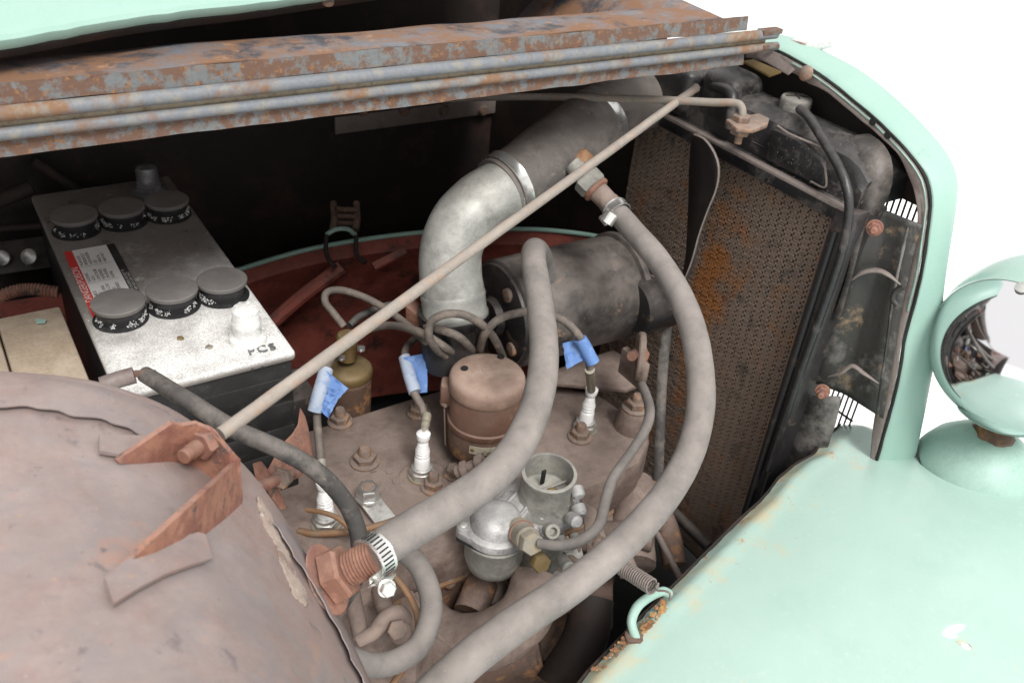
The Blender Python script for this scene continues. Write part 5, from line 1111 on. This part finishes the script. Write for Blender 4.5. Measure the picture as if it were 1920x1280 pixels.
lp_ = [b.verts.new(v.co-n_*.0015*(1 if n_.z > 0 else -1)) for v in circ]
for k_ in range(16): b.faces.new((circ[k_], circ[(k_+1) % 16], lp_[(k_+1) % 16], lp_[k_]))
wl = b.verts.layers.float_color.new('wear')
for ri in range(len(rows)+1):
    w = 0 if ri == 0 else ws[ri-1]
    for ci in range(len(rows[0])):
        b.verts.ensure_lookup_table(); k = max(0, 1-w/.10); b.verts[ri*len(rows[0])+ci][wl] = (k, k, k, 1)
m_fend = mat('fender_paint', (.40, .56, .50), [((.42, .58, .52), 5, .4, .65, 4), ((.38, .54, .48), 9, .52, .66, 8), ((.45, .60, .54), 90, .58, .68, 8), ((.22, .36, .31), 120, .735, .76, 4), ((.40, .27, .14), 150, .745, .765, 4)], rough=.36, bump=(30, .06, .004), spec=.5, fine=.03, coat=.25)
nt = m_fend.node_tree; N, L = nt.nodes, nt.links; B = N['Principled BSDF']
at = N.new('ShaderNodeAttribute'); at.attribute_name = 'wear'; tc = N.new('ShaderNodeTexCoord')
def wearlayer(col, sc, lo, hi, thr):
    nn = N.new('ShaderNodeTexNoise'); nn.inputs['Scale'].default_value = sc; nn.inputs['Detail'].default_value = 9; nn.inputs['Roughness'].default_value = .7; L.new(tc.outputs['Object'], nn.inputs['Vector'])
    k = N.new('ShaderNodeMath'); k.operation = 'MULTIPLY_ADD'; L.new(at.outputs['Fac'], k.inputs[0]); k.inputs[1].default_value = thr; L.new(nn.outputs[0], k.inputs[2])
    q = N.new('ShaderNodeMapRange'); q.inputs[1].default_value = lo; q.inputs[2].default_value = hi; L.new(k.outputs[0], q.inputs[0])
    x = N.new('ShaderNodeMix'); x.data_type = 'RGBA'; L.new(q.outputs[0], x.inputs[0]); L.new(B.inputs['Base Color'].links[0].from_socket, x.inputs[6]); x.inputs[7].default_value = (*col, 1); L.new(x.outputs[2], B.inputs['Base Color'])
wearlayer((.58, .50, .32), 16, .64, .86, .22); wearlayer((.46, .22, .08), 55, .70, .80, .14); wearlayer((.13, .08, .05), 70, .80, .84, .14)
fo_ = obj('fender_skin', b, m_fend, fend)
# dark skirt added below the edge to keep the bay dark
b = NB(); sheet(b, [[p+V((0, .004, -.010)) for p in edge], [p+V((0, -.02, -.10)) for p in edge], [p+V((0, -.03, -.42)) for p in edge]]); obj('added_dark_skirt', b, m_dark, fend, solid=.0015)
# hood hook handle and rust scab
hk = [Q(1192, 1196, z=ZF+.004), Q(1184, 1165, z=ZF+.018), Q(1194, 1138, z=ZF+.024), Q(1215, 1120, z=ZF+.025), Q(1240, 1108, z=ZF+.022), Q(1254, 1112, z=ZF+.010)]
b = NB(); tube(b, hk, .0052, 16, 8, lump=.12); obj('hook_loop', b, m_mintdull, fend)
b = NB(); lathe(b, [(.011, 0), (.010, .004), (.004, .007)], Q(1188, 1196, z=ZF+.002), UP, 14, wob=.3); jig(b, .002, 120); obj('hook_foot', b, m_rusty, fend)
m_scab = mat('rust_scab', (.24, .12, .06), [((.48, .28, .12), 60, .5, .6, 9), ((.50, .62, .54), 80, .58, .62, 7)], rough=.95, bump=(160, .8, .003))
b = NB(); rr = random.Random(5)
def fs(px, py): return Q(px, py, z=ZF+.004)
for k in range(60):
    px, py = rr.uniform(1205, 1248), 0; py = 1175-(px-1205)*1.0+rr.uniform(-12, 22)
    bmesh.ops.create_icosphere(b, subdivisions=1, radius=rr.uniform(.0015, .0042), matrix=Matrix.Translation(fs(px, py)) @ Matrix.Diagonal((1, 1, .55, 1)))
for k in range(50):
    t = rr.random(); px = 1110+t*75+rr.uniform(-4, 14); py = 1250-t*70+rr.uniform(0, 12)
    bmesh.ops.create_icosphere(b, subdivisions=1, radius=rr.uniform(.001, .003), matrix=Matrix.Translation(Q(px, py, z=ZF+.002)) @ Matrix.Diagonal((1, 1, .4, 1)))
jig(b, .0014, 300); obj('rust_scab', b, m_scab, fend, stuff=True)
# tension spring
s0, s1 = Q(1168, 1064, d=1.0), Q(1224, 1100, d=.965); ax = (s1-s0).normalized(); _, u, w = frame(ax)
spg = thing('tension_spring', s1, 'small dusty tension spring hooked onto the mint loop at the fender edge', 'spring')
pts = [s0+ax*((s1-s0).length*k/240)+(u*math.cos(k*.38)+w*math.sin(k*.38))*.0082 for k in range(241)]
b = NB(); tube(b, pts, .00115, 8, 1, smooth=False); obj('coil', b, m_primer, spg)
b = NB(); tube(b, [pts[-1], s1+ax*.004, Q(1230, 1098, d=.955), Q(1233, 1106, d=.95), Q(1246, 1107, d=.945), Q(1256, 1112, d=.942), Q(1256, 1124, d=.945)], .0013, 8, 8); obj('hook', b, m_primer, spg)

# ------------------------------------------------------------------ headlight on its pedestal
HC = Q(1930, 650, d=1.15); HR = .118
hl = thing('headlight', HC-UP*HR, 'round chrome headlight bowl with mint reflections painted round its front, at the right edge', 'headlight')
prf = [(max(.0008, .118*math.sin(k*math.pi/2/22)), -.128*math.cos(k*math.pi/2/22)) for k in range(23)]+[(.1185, .03), (.1185, .08), (.117, .13)]
b = NB(); lathe(b, prf[:15], HC+XA*.01, XA, 96, cap=False); obj('chrome_back', b, m_chrome, hl, ang=80)
b = NB(); lathe(b, [(prf[14][0]-.001, prf[14][1]), (prf[14][0]+.0008, prf[14][1]-.0006), (prf[14][0]+.0012, prf[14][1]+.001)]+prf[15:], HC+XA*.01, XA, 96, cap=False); obj('bowl', b, mat('headlight_mint_reflection', (.34, .50, .44), [((.28, .43, .375), 12, .5, .65, 8)], rough=.2, coat=.5, fine=.03), hl, ang=80)  # mint reflections of the chrome bowl, painted on as an even colour
b = NB(); lathe(b, [(.117, .128), (.119, .130), (.119, .138), (.117, .144), (.113, .146)], HC+XA*.01, XA, 64, cap=False); obj('rim', b, m_chrome, hl)
b = NB(); lathe(b, [(.113, .142), (.09, .152), (.05, .160), (.001, .163)], HC+XA*.01, XA, 48); obj('lens', b, mat('lens_glass', (.8, .85, .85), rough=.1, fine=0), hl)
hn = (Q(1915, 535, d=1.07)-HC).normalized(); b = NB(); lathe(b, [(.008, 0), (.0075, .002), (.003, .0035)], HC+hn*.117, hn, 20); obj('screw', b, m_zinc, hl)
PB = V((HC.x+.008, HC.y-.004, .716))
b = NB(); lathe(b, [(.030, .082), (.026, .075), (.022, .066), (.024, .056), (.030, .052)], PB, UP, 28, wob=.12); jig(b, .0015, 70); obj('neck', b, m_rusty, hl)
b = NB(); lathe(b, [(.080, -.012), (.082, -.006), (.079, .004), (.069, .022), (.054, .038), (.040, .048), (.030, .054), (.020, .056)], PB, UP, 56, wob=.025); jig(b, .0012, 30); obj('pedestal', b, m_mintdull, hl)
b = NB(); tube(b, [PB+V((math.cos(a)*.080, math.sin(a)*.080, -.004+.001*math.sin(a*9))) for a in [k*.2 for k in range(32)]], .0022, 8, 1, smooth=False, lump=.5); obj('base_seal', b, m_blackpaint, hl)

# ------------------------------------------------------------------ things left of the battery
wd_ = thing('wooden_block', V((.0, 1.0, .80)), 'dusty worn wooden boards lying left of the battery behind the tank rim', 'wood')
b = NB(); box(b, .012, .086, .80, 1.13, .800, .842, .004); jig(b, .0012, 30); obj('board', b, m_wood, wd_)
b = NB(); box(b, -.10, .0105, .80, 1.13, .800, .840, .004); jig(b, .0012, 30); obj('board', b, m_wood, wd_)
b = NB(); plate(b, [Q(66, 598, z=.844), Q(88, 600, z=.844), Q(84, 606, z=.844), Q(68, 607, z=.844)], UP, .001); o = obj('paint_flake', b, m_mintdull); tag(o, 'tiny flake of mint paint lying on the wooden board', 'flake')
b = NB(); P_ = crom([Q(-40, 575, d=1.22), Q(20, 548, d=1.23), Q(60, 542, d=1.24), Q(110, 548, d=1.25)], 30); tube(b, P_, .008, 16, 1, smooth=False)
k = 0
for i, v in enumerate(b.verts):
    ring = i//16; c_ = P_[min(ring, len(P_)-1)]; v.co = c_+(v.co-c_)*(1.12 if ring % 4 < 2 else .95)
o = obj('flexible_conduit', b, m_bracket); tag(o, 'reddish corrugated flexible conduit passing behind the wooden board', 'conduit')
mt = thing('perforated_strip', Q(40, 480, d=1.42), 'black metal strip with two bright screws behind the battery at the left edge', 'strip')
b = NB(); plate(b, [Q(-40, 458, d=1.40), Q(85, 442, d=1.44), Q(100, 500, d=1.42), Q(-40, 520, d=1.38)], fwd, .004, .001); obj('strip', b, m_blackpaint, mt)
for px, py in ((55, 481), (5, 484)): b = NB(); lathe(b, [(.0125, 0), (.012, .003), (.007, .006), (.001, .0065)], Q(px, py, d=1.395), -fwd, 20); obj('screw', b, m_zinc, mt)
for a, c, r in (((-20, 430), (120, 420), .006), ((60, 300), (180, 380), .009), ((-10, 380), (60, 350), .012)):
    b = NB(); tube(b, [Q(*a, y=1.46), Q(*c, y=1.46)], r, 10, 4, smooth=False); o = obj('inner_brace', b, m_dark, fh)
